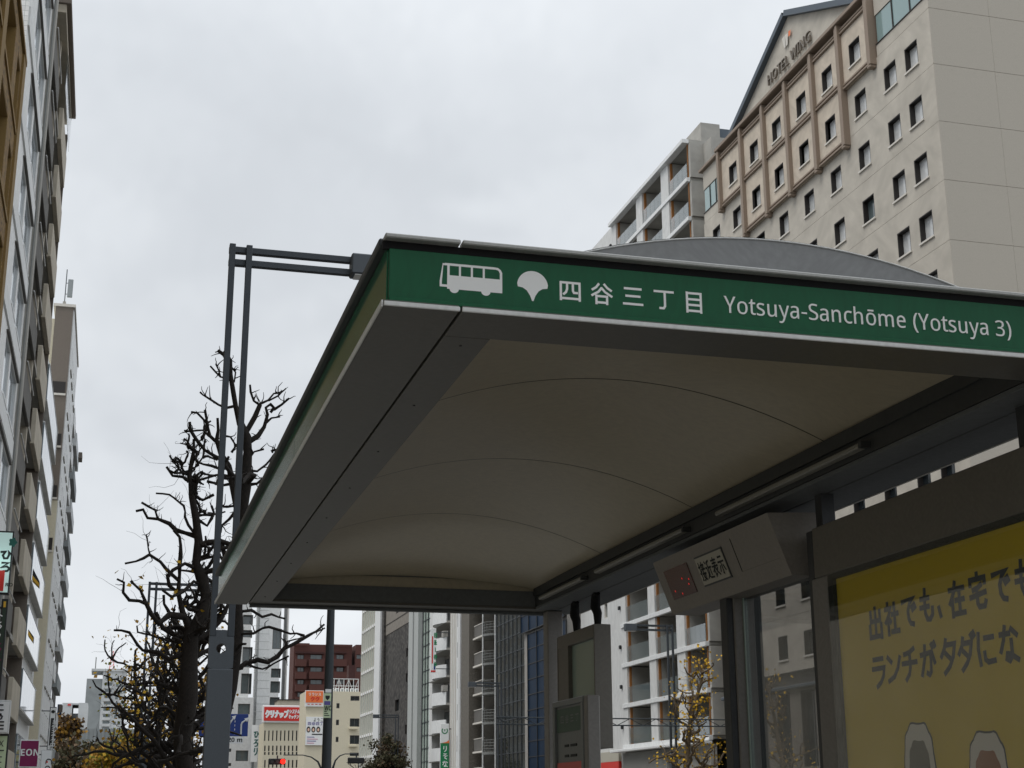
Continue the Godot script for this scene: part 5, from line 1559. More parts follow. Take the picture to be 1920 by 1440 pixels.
	bb(g, "street_wall", 32.9, 33.19, 0, 4.7, -200.3, -188.0, M.white_panel)
	# projecting signs of the row
	var a0 := at_z(807, 1261, -146.0)
	var a1 := at_z(818, 1178, -146.0)
	var v := thing("vertical_sign", "tall white vertical sign with green and red lettering on the balcony building", "sign", Vector3(a0.x, a0.y, -146))
	var vb := bb(v, "board", a0.x, a1.x, a0.y, a1.y, -146.15, -146.0, M.sign_white, 0.02)
	for i in 5:
		glyphs(vb, "letter", "目近・谷示"[i] if i != 2 else "ー", Vector3(a0.x + 0.34, a1.y - 0.95 - 0.72 * i, -145.98), Vector3.RIGHT, Vector3.UP, 0.3, 0.5, Vector3.ZERO, 0.16, M.sign_bank_green)
	bb(vb, "red_line", a0.x + 0.12, a0.x + 0.24, a0.y + 0.9, a1.y - 0.8, -145.998, -145.985, M.sign_red)
	bb(vb, "red_foot", a0.x + 0.04, a1.x - 0.04, a0.y + 0.05, a0.y + 0.22, -145.998, -145.985, M.sign_red)
	bb(vb, "blue_line", a0.x + 0.34, a0.x + 0.5, a0.y + 0.3, a0.y + 0.85, -145.998, -145.985, M.sign_blue)
	for y in [a0.y + 0.4, a1.y - 0.4]: bb(v, "bracket", a1.x, 33.0, y - 0.04, y + 0.04, -146.11, -146.04, M.rail_dark)
	var r0 := at_z(825, 1470, -145.2)
	var r1 := at_z(842, 1357, -145.2)
	var r := thing("bank_sign", "tall vertical bank sign, white above with a ring logo and green below", "sign", Vector3(r0.x, r0.y, -145))
	bb(r, "board", r0.x, r1.x, r0.y, r1.y, -145.4, -145.2, M.sign_white, 0.02)
	var gy: float = at_z(833, 1391, -145.2).y
	bb(r, "green_field", r0.x + 0.01, r1.x - 0.01, r0.y + 0.02, gy - 0.12, -145.2, -145.185, M.sign_bank_green)
	poly(r, "orange_swoosh", PackedVector2Array([Vector2(0.01, -0.12), Vector2(0.9, -0.12), Vector2(0.9, 0.2), Vector2(0.6, 0.0), Vector2(0.3, -0.08)]), Vector3(r0.x, gy, -145.183), Vector3.RIGHT, Vector3.UP, M.sign_orange)
	var ring := new_st()
	for i in 20:
		var t0 := PI * (0.75 + 1.5 * i / 20.0)
		var t1 := PI * (0.75 + 1.5 * (i + 1) / 20.0)
		quad(ring, Vector3(cos(t0) * 0.32, sin(t0) * 0.32, 0), Vector3(cos(t1) * 0.32, sin(t1) * 0.32, 0), Vector3(cos(t1) * 0.22, sin(t1) * 0.22, 0), Vector3(cos(t0) * 0.22, sin(t0) * 0.22, 0), Vector3.BACK)
	tri(ring, Vector3(-0.08, 0.12, 0), Vector3(0.08, 0.12, 0), Vector3(0, -0.12, 0), Vector3.BACK)
	part(r, "logo", ring.commit(), M.sign_bank_green, Vector3((r0.x + r1.x) * 0.5, at_z(833, 1370, -145.2).y, -145.18))
	for i in 5:
		glyphs(r, "letter", "りそな銀行"[i], Vector3(r0.x + 0.2, gy - 0.95 - 0.72 * i, -145.18), Vector3.RIGHT, Vector3.UP, 0.56, 0.58, Vector3.ZERO, 0.15, M.sign_white)
	for y in [r0.y + 0.6, r1.y - 0.5]: bb(r, "bracket", r1.x, 33.0, y - 0.05, y + 0.05, -145.34, -145.26, M.rail_dark)

# ---------------------------------------------------------------- buildings closing the street, facing the camera
func z5(x: float, y: float, z: float) -> Vector3:
	return at_z(360.0 + x / 4.235, 1100.0 + y / 4.235, z)
func front_wall(b: Node, z: float, rect: Array, wins: Array, wall_m: Material, pane_m: Material, frame_m: Material, recess := 0.35, mull := 1, y_floor := true) -> void:
	var a := z5(rect[0], rect[3], z)
	var c := z5(rect[2], rect[1], z)
	var holes := []
	for w in wins:
		var p := z5(w[0], w[3], z)
		var q := z5(w[2], w[1], z)
		holes.append([p.x, q.x, p.y, q.y])
	wall(b, "wall", "z", z, 1.0, a.x, c.x, 0.0 if y_floor else a.y, c.y, holes, recess, wall_m, 8.0)
	for h in holes: window(b, "z", z, 1.0, h[0], h[1], h[2], h[3], recess - 0.02, frame_m, pane_m, null, mull, 0.08)
	bb(b, "core", a.x + 0.05, c.x - 0.05, 0.0, c.y - 0.05, z - 8.0, z - recess - 0.02, M.core_plaster)

func build_street_end() -> void:
	# white stepped building
	var b := thing("white_tiled_building", "white panelled building with a dark window slot and a hanging banner", "building", Vector3(26, 0, -286))
	front_wall(b, -286.0, [490, -90, 722, 1440], [[636, 335, 714, 495], [626, 650, 706, 722], [620, 752, 700, 842], [615, 878, 696, 952]], M.white_panel, M.grey_pane, M.concrete_dark, 0.8, 1)
	front_wall(b, -284.5, [722, -90, 783, 1440], [[736, 640, 742, 700]], M.white_render, M.grey_pane, M.concrete_dark, 0.3, 0)
	front_wall(b, -283.0, [262, 880, 489, 1440], [[362, 930, 462, 1012], [345, 1300, 448, 1385], [285, 1285, 312, 1312], [285, 1400, 312, 1425]], M.white_render, M.grey_pane, M.concrete_dark, 0.5, 1)
	front_wall(b, -284.0, [330, -90, 489, 870], [[402, 225, 486, 300], [402, 345, 480, 402], [396, 480, 482, 640], [385, 690, 476, 850]], M.white_render, M.grey_pane, M.concrete_dark, 1.2, 0)
	for k in 24:
		var p := z5(490, -60 + 62 * k, -286)
		var q := z5(614, -60 + 62 * k, -286)
		bb(b, "panel_joint", p.x, q.x, p.y, p.y + 0.07, -285.998, -285.97, M.grey_tile)
	var n0 := z5(463, 1392, -282.5)
	var n1 := z5(530, 1098, -282.5)
	var ban := bb(b, "banner", n0.x, n1.x, n0.y, n1.y, -282.6, -282.5, M.sign_white)
	for i in 3: glyphs(ban, "letter", "ひろく"[i] if i < 2 else "り", Vector3(n0.x + 0.35, n1.y - 2.4 - 1.55 * i, -282.48), Vector3.RIGHT, Vector3.UP, 1.0, 1.4, Vector3.ZERO, 0.16, M.print_teal, 0.1)
	# maroon brick apartments
	var m := thing("maroon_brick_building", "maroon brick apartment building with projecting bays", "building", Vector3(46, 0, -338))
	var mw := []
	for r in 5:
		for w in [[835, 892], [938, 1036], [1145, 1208]]:
			mw.append([w[0], 538 + 100 * r, w[1], 576 + 100 * r])
	front_wall(m, -338.0, [776, 466, 1272, 1440], mw, M.maroon_brick, M.grey_pane, M.maroon_dark, 0.6, 1)
	front_wall(m, -337.0, [1278, 462, 1380, 1440], [[1304, 538, 1350, 574], [1304, 640, 1350, 676]], M.maroon_brick, M.grey_pane, M.maroon_dark, 0.6, 0)
	for r in 5:
		for w in [[925, 1046], [1120, 1226], [815, 905]]:
			var p := z5(w[0], 640 + 100 * r - 6, -338)
			var q := z5(w[1], 585 + 100 * r - 4, -338)
			bb(m, "balcony_front", p.x, q.x, p.y, q.y, -337.98, -336.9, M.maroon_brick)
		for w in [[820, 1050], [1130, 1225]]:
			var p := z5(w[0], 530 + 100 * r, -338)
			var q := z5(w[1], 520 + 100 * r, -338)
			bb(m, "lintel", p.x, q.x, p.y, q.y, -337.98, -337.5, M.maroon_dark)
	var mp := z5(770, 466, -338)
	for w in [[790, 930, 0.5], [1060, 1270, 0.4]]:
		bb(m, "roof_parapet", z5(w[0], 466, -338).x, z5(w[1], 466, -338).x, mp.y - 0.02, mp.y + w[2], -337.6, -337.2, M.maroon_brick)
	# cream office with red roof sign
	var c := thing("cream_office_building", "cream office building with rows of narrow upright windows", "building", Vector3(29, 0, -262))
	var cw := []
	for k in 9:
		var x := 572.0 + 31.5 * k
		cw.append([x, 1142, x + 13, 1224])
		cw.append([x, 1262, x + 13, 1306])
		cw.append([x, 1312, x + 13, 1336])
		cw.append([x, 1376, x + 13, 1438])
	front_wall(c, -262.0, [556, 1082, 868, 1440], cw, M.cream, M.dark_pane, M.window_dark, 0.3, 0)
	var p0 := z5(580, 1090, -262)
	var p1 := z5(862, 1052, -262)
	bb(c, "sign_plinth", p0.x, p1.x, p1.y - 1.8, p1.y, -264.5, -262.2, M.stone_mid)
	var q0 := z5(862, 1440, -262)
	bb(c, "side_wall", q0.x, z5(890, 1440, -262).x, 0, z5(870, 1090, -262).y, -270, -262.6, M.stone_mid)
	var s0 := z5(570, 1064, -261.5)
	var s1 := z5(868, 958, -261.5)
	var sg := thing("rooftop_sign", "red rooftop sign with bold white katakana above the cream office", "sign", Vector3(s0.x, s0.y, -261.5))
	bb(sg, "frame", s0.x - 0.3, s1.x + 0.3, s0.y - 0.3, s1.y + 0.3, -262.1, -261.6, M.sign_white, 0.05)
	var sb := bb(sg, "red_field", s0.x, s1.x, s0.y, s1.y, -261.6, -261.5, M.sign_red)
	var W := s1.x - s0.x
	var H := s1.y - s0.y
	for i in 5:
		glyphs(sb, "letter", "クリナップ"[i], Vector3(s0.x + W * (0.03 + 0.125 * i), s0.y + H * 0.24, -261.47), Vector3.RIGHT, Vector3.UP, W * 0.115, H * 0.52, Vector3.ZERO, 0.26, M.sign_white, 0.12)
	for i in 4:
		glyphs(sb, "letter", "システム"[i], Vector3(s0.x + W * (0.68 + 0.072 * i), s0.y + H * 0.54, -261.47), Vector3.RIGHT, Vector3.UP, W * 0.064, H * 0.30, Vector3.ZERO, 0.18, M.sign_white, 0.12)
		glyphs(sb, "letter", "キッチン"[i], Vector3(s0.x + W * (0.66 + 0.072 * i), s0.y + H * 0.16, -261.47), Vector3.RIGHT, Vector3.UP, W * 0.064, H * 0.30, Vector3.ZERO, 0.18, M.sign_white, 0.12)
	# cream building with posters
	var d := thing("cream_corner_building", "cream corner building with small windows, roof frames and a welcome poster", "building", Vector3(34, 0, -236))
	front_wall(d, -236.0, [888, 835, 1346, 1440], [[1146, 925, 1172, 966], [1142, 1056, 1168, 1100], [1140, 1192, 1164, 1234], [1258, 868, 1330, 906], [1252, 1046, 1330, 1112], [1252, 1180, 1330, 1250], [1252, 1318, 1330, 1345]], M.cream, M.dark_pane, M.concrete_dark, 0.3, 1)
	for w in [[1246, 1120], [1246, 1258]]:
		var a := z5(w[0], w[1], -236)
		bb(d, "window_ledge", a.x, z5(1338, 0, -236).x, a.y - 0.25, a.y, -235.99, -235.5, M.cream)
	var rt := z5(1100, 835, -236).y
	bb(d, "rear_block", z5(720, 0, -275).x, z5(900, 0, -275).x, 0, z5(0, 892, -275).y, -281, -275, M.beige)
	bb(d, "rear_coping", z5(715, 0, -275).x, z5(905, 0, -275).x, z5(0, 892, -275).y, z5(0, 884, -275).y, -281, -274.8, M.window_dark)
	for k in 7:
		var x: float = lerpf(z5(1112, 0, -238).x, z5(1340, 0, -238).x, k / 6.0)
		bar(d, "roof_frame_post", Vector3(x, rt, -238), Vector3(x, rt + 2.2, -238), 0.07, M.rail_pale, 6)
		if k < 6:
			var x2: float = lerpf(z5(1112, 0, -238).x, z5(1340, 0, -238).x, (k + 1) / 6.0)
			bar(d, "roof_frame_brace", Vector3(x, rt + (0.1 if k % 2 else 2.1), -238), Vector3(x2, rt + (2.1 if k % 2 else 0.1), -238), 0.05, M.rail_pale, 5)
			var u := bb(d, "air_conditioner", x + 0.1, x + 0.62, rt, rt + 0.62, -237.2, -236.6, M.sign_white, 0.03)
			bb(u, "fan_grille", x + 0.18, x + 0.5, rt + 0.12, rt + 0.5, -236.599, -236.59, M.far_grey)
	for y in [rt + 1.1, rt + 2.2]: bar(d, "roof_frame_rail", Vector3(z5(1112, 0, -238).x, y, -238), Vector3(z5(1340, 0, -238).x, y, -238), 0.06, M.rail_pale, 6)
	bb(d, "water_tank", z5(1262, 0, -240).x, z5(1312, 0, -240).x, rt + 2.2, rt + 4.6, -242, -240, M.maroon_dark)
	var o0 := z5(902, 945, -235.6)
	var o1 := z5(1042, 830, -235.6)
	var og := thing("orange_sign", "square orange sign with red lettering on the cream corner building", "sign", Vector3(o0.x, o0.y, -235.6))
	bb(og, "frame", o0.x - 0.1, o1.x + 0.1, o0.y - 0.1, o1.y + 0.1, -235.98, -235.65, M.sign_white)
	var ob := bb(og, "orange_field", o0.x, o1.x, o0.y + (o1.y - o0.y) * 0.22, o1.y, -235.65, -235.58, M.sign_orange)
	for i in 2: glyphs(ob, "letter", "ク", Vector3(o0.x + 0.75 + 0.75 * i, o0.y + 0.75, -235.56), Vector3.RIGHT, Vector3.UP, 0.65, 0.62, Vector3.ZERO, 0.26, M.sign_red)
	for i in 4: glyphs(ob, "letter", "リラシス"[i], Vector3(o0.x + 0.4 + 0.52 * i, o0.y + 1.55, -235.56), Vector3.RIGHT, Vector3.UP, 0.42, 0.48, Vector3.ZERO, 0.14, M.sign_white)
	for k in 4: bb(ob, "print_line", o0.x + 0.3 + 0.6 * k, o0.x + 0.65 + 0.6 * k, o0.y + 0.18, o0.y + 0.28, -235.64, -235.6, M.sign_red)
	var e0 := z5(900, 1258, -235.7)
	var e1 := z5(1046, 1034, -235.7)
	var ps := thing("welcome_poster", "large white poster with dark-haired portraits on the cream corner building", "poster", Vector3(e0.x, e0.y, -235.7))
	var pb := bb(ps, "sheet", e0.x, e1.x, e0.y, e1.y, -235.95, -235.7, M.sign_white)
	var pw := e1.x - e0.x
	var phh := e1.y - e0.y
	for i in 3: glyphs(pb, "letter", "ようこ"[i], Vector3(e0.x + pw * (0.42 + 0.2 * i), e0.y + phh * 0.83, -235.68), Vector3.RIGHT, Vector3.UP, pw * 0.15, phh * 0.13, Vector3.ZERO, 0.12, M.ink)
	for i in 4: glyphs(pb, "letter", "四谷四丁"[i], Vector3(e0.x + pw * (0.1 + 0.23 * i), e0.y + phh * 0.70, -235.68), Vector3.RIGHT, Vector3.UP, pw * 0.19, phh * 0.12, Vector3.ZERO, 0.13, M.print_purple)
	for i in 3:
		var hx := e0.x + pw * (0.15 + 0.28 * i)
		poly(pb, "portrait_hair", ellipse(0, 0, pw * 0.115, phh * 0.105, 20), Vector3(hx, e0.y + phh * 0.55, -235.68), Vector3.RIGHT, Vector3.UP, M.ink)
		poly(pb, "portrait_face", ellipse(0, 0, pw * 0.06, phh * 0.06, 16), Vector3(hx, e0.y + phh * 0.54, -235.66), Vector3.RIGHT, Vector3.UP, M.print_skin)
	bb(pb, "print_block", e0.x + pw * 0.35, e0.x + pw * 0.95, e0.y + phh * 0.36, e0.y + phh * 0.40, -235.7, -235.68, M.ink)
	for k in 4: bb(pb, "print_line", e0.x + pw * 0.08, e0.x + pw * (0.5 + 0.1 * (k % 3)), e0.y + phh * (0.06 + 0.07 * k), e0.y + phh * (0.085 + 0.07 * k), -235.7, -235.68, M.print_purple if k % 2 else M.print_pink)
	# far towers down the street
	var t := thing("residential_tower", "distant white residential tower with banded balconies", "building", Vector3(0, 0, -690))
	var t0 := at_z(176, 1258, -690)
	var t1 := at_z(238, 1258, -690)
	bb(t, "body", t0.x + 4, t1.x, 0, t0.y, -712, -690, M.far_white)
	bb(t, "grey_wing", at_z(163, 1270, -690).x, t0.x + 3.99, 0, at_z(163, 1272, -690).y, -712, -691, M.far_grey)
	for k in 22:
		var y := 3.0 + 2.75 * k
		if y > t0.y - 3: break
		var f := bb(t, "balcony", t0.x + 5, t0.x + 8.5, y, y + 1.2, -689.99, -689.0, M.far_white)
		bb(f, "balcony_dark_strip", t0.x + 5.3, t0.x + 8.2, y + 1.2, y + 2.4, -689.99, -689.9, M.grey_pane)  # grey strip standing in for the shaded gap above each balcony front
		for i in 3: bb(t, "window", t0.x + 10 + 1.7 * i, t0.x + 11.1 + 1.7 * i, y + 0.9, y + 2.2, -689.99, -689.9, M.grey_pane)
	bb(t, "roof_slab", t0.x - 1, t1.x + 0.3, t0.y, t0.y + 1.0, -712, -689.5, M.far_white)
	bar(t, "mast", Vector3(t0.x + 0.5, t0.y + 1, -700), Vector3(t0.x + 0.5, t0.y + 7, -700), 0.25, M.rail_mid, 6)
	var lat := new_st()
	for dx in [-1.0, 1.0]: add_tube(lat, [Vector3(dx, 0, 0), Vector3(dx * 0.4, 9, 0)], [0.15, 0.12], 5)
	for k in 6: add_tube(lat, [Vector3(-1.0 + 0.1 * k, 1.5 * k, 0), Vector3(0.9 - 0.1 * k, 1.5 * k + 1.5, 0)], [0.1, 0.1], 4)
	part(t, "lattice_mast", lat.commit(), M.sign_red, Vector3(at_z(209, 1258, -700).x, t0.y + 1, -700))
	var f := thing("white_frame_building", "distant white slab building with a tall open slot", "building", Vector3(-9, 0, -460))
	var f0 := at_z(108, 1320, -460)
	var f1 := at_z(136, 1318, -460)
	var f2 := at_z(148, 1318, -460)
	var f3 := at_z(165, 1318, -460)
	bb(f, "glass_side", f0.x, at_z(116, 1318, -460).x, 0, f0.y, -480, -461, M.blue_pane)
	bb(f, "left_slab", at_z(117, 1318, -460).x, f1.x, 0, f1.y, -480, -460, M.far_white)
	bb(f, "right_slab", f2.x, f3.x, 0, f3.y, -480, -460, M.far_white)
	bb(f, "link", f1.x, f2.x, at_z(142, 1321, -460).y, f1.y, -478, -461, M.far_white)
	bb(f, "glass_infill", f1.x, f2.x, 0, at_z(142, 1337, -460).y, -478, -462, M.dark_pane)
	bb(f, "logo_plate", at_z(127, 1320, -460).x, at_z(133, 1320, -460).x, at_z(127, 1323, -460).y, at_z(127, 1320, -460).y, -459.99, -459.8, M.sign_red)
	var r := thing("grey_retaining_block", "long low grey block below the residential tower", "building", Vector3(0, 0, -420))
	bb(r, "body", at_z(131, 1368, -420).x, at_z(262, 1368, -420).x, 0, at_z(131, 1366, -420).y, -430, -420, M.far_grey)
	for k in 9:
		var x: float = at_z(131, 1368, -420).x + 2.1 * k
		bb(r, "pier", x, x + 0.5, 0, at_z(131, 1366, -420).y + 0.2, -419.99, -419.6, M.far_grey)

# ---------------------------------------------------------------- buildings along the pavement (facades on x = -4.1, facing the road)
const LX := -4.1
func build_left_row() -> void:
	# nearest: office block beside and behind the camera, seen only as reflections
	var o := thing("beige_office_building", "beige office block on the pavement side, next to the ochre building", "building", Vector3(-4.1, 0, 0))
	var oh := []
	for k in 8:
		for i in 9: oh.append([-23.0 + 5.0 * i, -19.6 + 5.0 * i, 4.2 + 3.3 * k, 6.2 + 3.3 * k])
	wall(o, "wall", "x", LX, 1.0, -24.0, 22.0, 0, 30.5, oh, 0.3, M.beige, 1.0)
	for h in oh: window(o, "x", LX, 1.0, h[0], h[1], h[2], h[3], 0.28, M.window_dark, M.grey_pane, null, 1)
	bb(o, "core", -20, LX - 0.4, 0, 30, -23.9, 21.9, M.core_plaster)
	# ochre brick
	var a := thing("ochre_brick_building", "ochre brick building with deep recessed openings", "building", Vector3(-4.1, 0, -35))
	var ah := []
	for k in 8:
		var y := 1.2 + 3.0 * k
		for i in 3: ah.append([-44.9 + 6.6 * i, -43.6 + 6.6 * i, y, y + 2.0])
		for i in 3: ah.append([-42.4 + 6.6 * i, -39.6 + 6.6 * i, y + 0.1, y + 2.2])
	wall(a, "wall", "x", LX + 0.03, 1.0, -46.0, -24.05, 0, 24.9, ah, 0.7, M.ochre_brick, 1.2)
	for h in ah: window(a, "x", LX + 0.03, 1.0, h[0], h[1], h[2], h[3], 0.68, M.ochre_plain, M.dark_pane, null, 1)
	for k in 3: bb(a, "plain_pier", LX + 0.0, LX + 0.10, 0, 24.92, -46.02 + 7.0 * k, -45.1 + 7.0 * k, M.ochre_plain)
	for k in 8: bb(a, "sill_band", LX + 0.0, LX + 0.08, 1.0 + 3.0 * k, 1.15 + 3.0 * k, -45.0, -24.1, M.ochre_plain)
	bb(a, "coping", LX - 0.2, LX + 0.12, 24.93, 25.1, -46.05, -24.0, M.ochre_plain)
	bb(a, "core", -20, LX - 0.5, 0, 24.7, -45.9, -24.1, M.core_plaster)
	# white tiled with ribbon windows
	var w := thing("white_ribbon_building", "white tiled building with pale ribbon windows next to the ochre one", "building", Vector3(-4.1, 0, -51))
	var wh := []
	for k in 13:
		var y := 2.2 + 3.15 * k
		wh.append([-55.6, -52.2, y, y + 2.0])
		wh.append([-51.6, -49.4, y, y + 2.0])
	wall(w, "wall", "x", LX, 1.0, -56.4, -46.1, 0, 44.0, wh, 0.35, M.tile_white, 1.0)
	for h in wh: window(w, "x", LX, 1.0, h[0], h[1], h[2], h[3], 0.10, M.rail_pale, M.sky_pane, M.sign_white, 0)
	for k in 13:
		bb(w, "window_hood", LX, LX + 0.09, 4.24 + 3.15 * k, 4.29 + 3.15 * k, -55.8, -49.2, M.concrete_dark)
		bb(w, "spandrel", LX + 0.002, LX + 0.06, 4.5 + 3.15 * k, 5.2 + 3.15 * k, -56.3, -46.2, M.white_panel)
	bb(w, "core", -20, LX - 0.4, 0, 43.8, -56.3, -46.2, M.core_plaster)
	bar(w, "downpipe", Vector3(LX + 0.1, 0, -56.2), Vector3(LX + 0.1, 43, -56.2), 0.035, M.rail_mid, 8)
	# grey and beige with stepped balconies
	var g := thing("stepped_balcony_building", "grey and beige building with dark stepped balconies under a brown roof edge", "building", Vector3(-4.1, 0, -64))
	bb(g, "core", -20, LX - 1.0, 0, 35.2, -71.0, -56.5, M.core_plaster)
	bb(g, "party_pier", LX - 0.98, LX + 0.15, 0, 35.0, -57.3, -56.45, M.concrete)
	bb(g, "party_pier", LX - 0.98, LX + 0.05, 0, 35.0, -63.2, -62.7, M.beige)
	for k in 11:
		var y := 2.6 + 2.9 * k
		bb(g, "floor_slab", LX - 1.0, LX + 0.1, y - 0.2, y, -71.0, -57.31, M.concrete)
		bb(g, "dark_parapet", LX + 0.0, LX + 0.14, y - 0.25, y + 1.0, -62.6, -57.5, M.concrete_dark, 0.02)
		bb(g, "beige_parapet", LX + 0.03, LX + 0.24, y - 0.3, y + 1.3, -71.2, -65.4, M.beige, 0.02)
		bb(g, "balcony_screen", LX - 1.0, LX + 0.2, y - 0.25, y + 2.64, -71.3, -71.21, M.brown_tile)
		bb(g, "glazed_door", LX - 0.98, LX - 0.9, y + 0.05, y + 2.2, -70.0, -58.0, M.dark_pane)
		bar(g, "handrail", Vector3(LX + 0.2, y + 1.12, -62.6), Vector3(LX + 0.2, y + 1.12, -57.5), 0.03, M.rail_pale, 6)
		if k % 3 == 1: bb(g, "air_conditioner", LX - 0.5, LX - 0.1, y + 0.01, y + 0.6, -64.6, -63.8, M.sign_white, 0.03)
	bb(g, "roof_edge", LX - 1.5, LX + 0.5, 35.3, 35.55, -71.6, -60.0, M.brown_tile, 0.03)
	bb(g, "eaves_panel", LX - 0.9, LX + 0.3, 34.9, 35.29, -71.5, -60.1, M.beige)
	for k in 6: bb(g, "roof_glass_panel", LX + 0.3, LX + 0.33, 33.2, 34.85, -71.0 + 1.2 * k, -69.9 + 1.2 * k, M.balcony_glass)
	# white with glass balconies
	var c := thing("glass_balcony_building", "white building with projecting glass balcony fronts", "building", Vector3(-4.1, 0, -81))
	bb(c, "wall", -20, LX - 0.5, 0, 26.2, -98.0, -71.7, M.white_panel)
	for k in 7:
		var y := 3.1 + 3.25 * k
		var x0 := LX - 0.499
		var x1 := LX - 0.16
		bb(c, "bay_floor", x0, x1, y, y + 0.1, -96.0, -80.0, M.concrete)
		for i in 6:
			bb(c, "bay_pane", x1 - 0.05, x1 - 0.02, y + 0.11, y + 2.05, -96.0 + 2.66 * i + 0.03, -96.0 + 2.66 * (i + 1) - 0.03, M.sky_pane)
		bb(c, "bay_end", x0, x1 - 0.06, y + 0.11, y + 2.05, -80.05, -80.0, M.balcony_glass)
		bb(c, "bay_top", x0, x1, y + 2.06, y + 2.12, -96.0, -80.0, M.white_panel)
		bb(c, "side_window", x0, x0 + 0.03, y + 0.2, y + 1.9, -78.8, -74.4, M.sky_pane)
	# blocks further back on this side, met only by the reflections in the glass across the road
	for q in [[-14.0, -232.0, 40.0, "brown_tile", "brown office slab on the far pavement side behind the trees"], [-17.0, -285.0, 47.0, "stone_mid", "grey stone block on the far pavement side behind the trees"], [-20.0, -345.0, 52.0, "beige", "tall beige block on the far pavement side behind the trees"]]:
		var r := thing("far_side_building", q[4], "building", Vector3(q[0], 0, q[1]))
		bb(r, "body", q[0] - 14.0, q[0], 0, q[2], q[1] - 40.0, q[1], M[q[3]])
		for k in int(q[2] / 3.4) - 1:
			bb(r, "window_band", q[0] + 0.001, q[0] + 0.05, 2.0 + 3.4 * k, 3.8 + 3.4 * k, q[1] - 39.0, q[1] - 1.0, M.dark_pane)
			for i in 12: bb(r, "pier", q[0] + 0.051, q[0] + 0.2, 2.0 + 3.4 * k, 3.8 + 3.4 * k, q[1] - 39.0 + 3.3 * i, q[1] - 38.3 + 3.3 * i, M[q[3]])
	# tower with brown end wall
	var t := thing("brown_end_tower", "slim tower with a brown end wall, white flank and roof aerial", "building", Vector3(-4.6, 0, -104))
	bb(t, "end_wall", -5.25, LX, 21.0, 34.4, -99.55, -99.4, M.brown_tile)
	bb(t, "lower_end_wall", -5.25, LX, 0, 20.99, -99.55, -99.4, M.cream)
	bb(t, "flank", -5.0, LX + 0.06, 0, 34.3, -114.0, -99.56, M.white_panel)
	bb(t, "cream_core", -12, -5.26, 0, 33.6, -114.0, -99.7, M.cream)
	bb(t, "roof_cap", -5.4, LX + 0.15, 34.41, 34.6, -114.1, -99.3, M.sill_pale)
	for y in [28.3, 24.7, 21.2, 17.7]:
		bb(t, "slot_window", -5.1, LX - 0.1, y, y + 0.8, -99.399, -99.37, M.window_dark)
		bb(t, "slot_sill", -5.15, LX - 0.05, y - 0.16, y - 0.02, -99.399, -99.3, M.sill_pale)
	for k in 10:
		for i in 4: window(t, "x", LX + 0.07, 1.0, -112.5 + 3.2 * i, -110.6 + 3.2 * i, 3.0 + 3.05 * k, 4.6 + 3.05 * k, 0.06, M.window_dark, M.dark_pane, M.concrete)
	bar(t, "aerial_mast", Vector3(-4.75, 34.6, -100.2), Vector3(-4.75, 37.4, -100.2), 0.035, M.rail_dark, 6)
	bb(t, "aerial_panel", -4.62, -4.28, 35.4, 36.7, -100.35, -100.15, M.far_grey, 0.03)
	bb(t, "aerial_box", -4.85, -4.65, 34.62, 35.0, -100.4, -100.0, M.concrete)
	for y in [35.6, 36.4]: bar(t, "aerial_arm", Vector3(-4.75, y, -100.2), Vector3(-4.5, y, -100.2), 0.025, M.rail_dark, 5)
	# last of the row
	var l := thing("far_balcony_building", "furthest pavement-side block with white bays and dark gaps", "building", Vector3(-4.1, 0, -122))
	bb(l, "wall", -18, LX - 0.15, 0, 32.4, -131.0, -114.1, M.concrete)
	for k in 11:
		var y := 2.4 + 2.75 * k
		bb(l, "bay", LX - 0.15, LX + 0.12, y, y + 1.3, -119.0, -114.3, M.white_panel)
		bb(l, "bay_window", LX - 0.149, LX - 0.05, y + 1.31, y + 2.6, -119.0, -114.3, M.dark_pane)
		bb(l, "balcony", LX - 0.15, LX + 0.2, y - 0.1, y + 0.95, -131.0, -121.0, M.far_grey if k % 2 else M.far_white)
		bb(l, "balcony_dark_strip", LX - 0.149, LX - 0.1, y + 0.96, y + 2.5, -130.0, -121.5, M.window_dark)
	for y in [30.6, 9.2, 5.4]: bb(l, "ledge_box", LX + 0.2, LX + 0.5, y, y + 0.5, -130.8, -129.0, M.brown_tile)

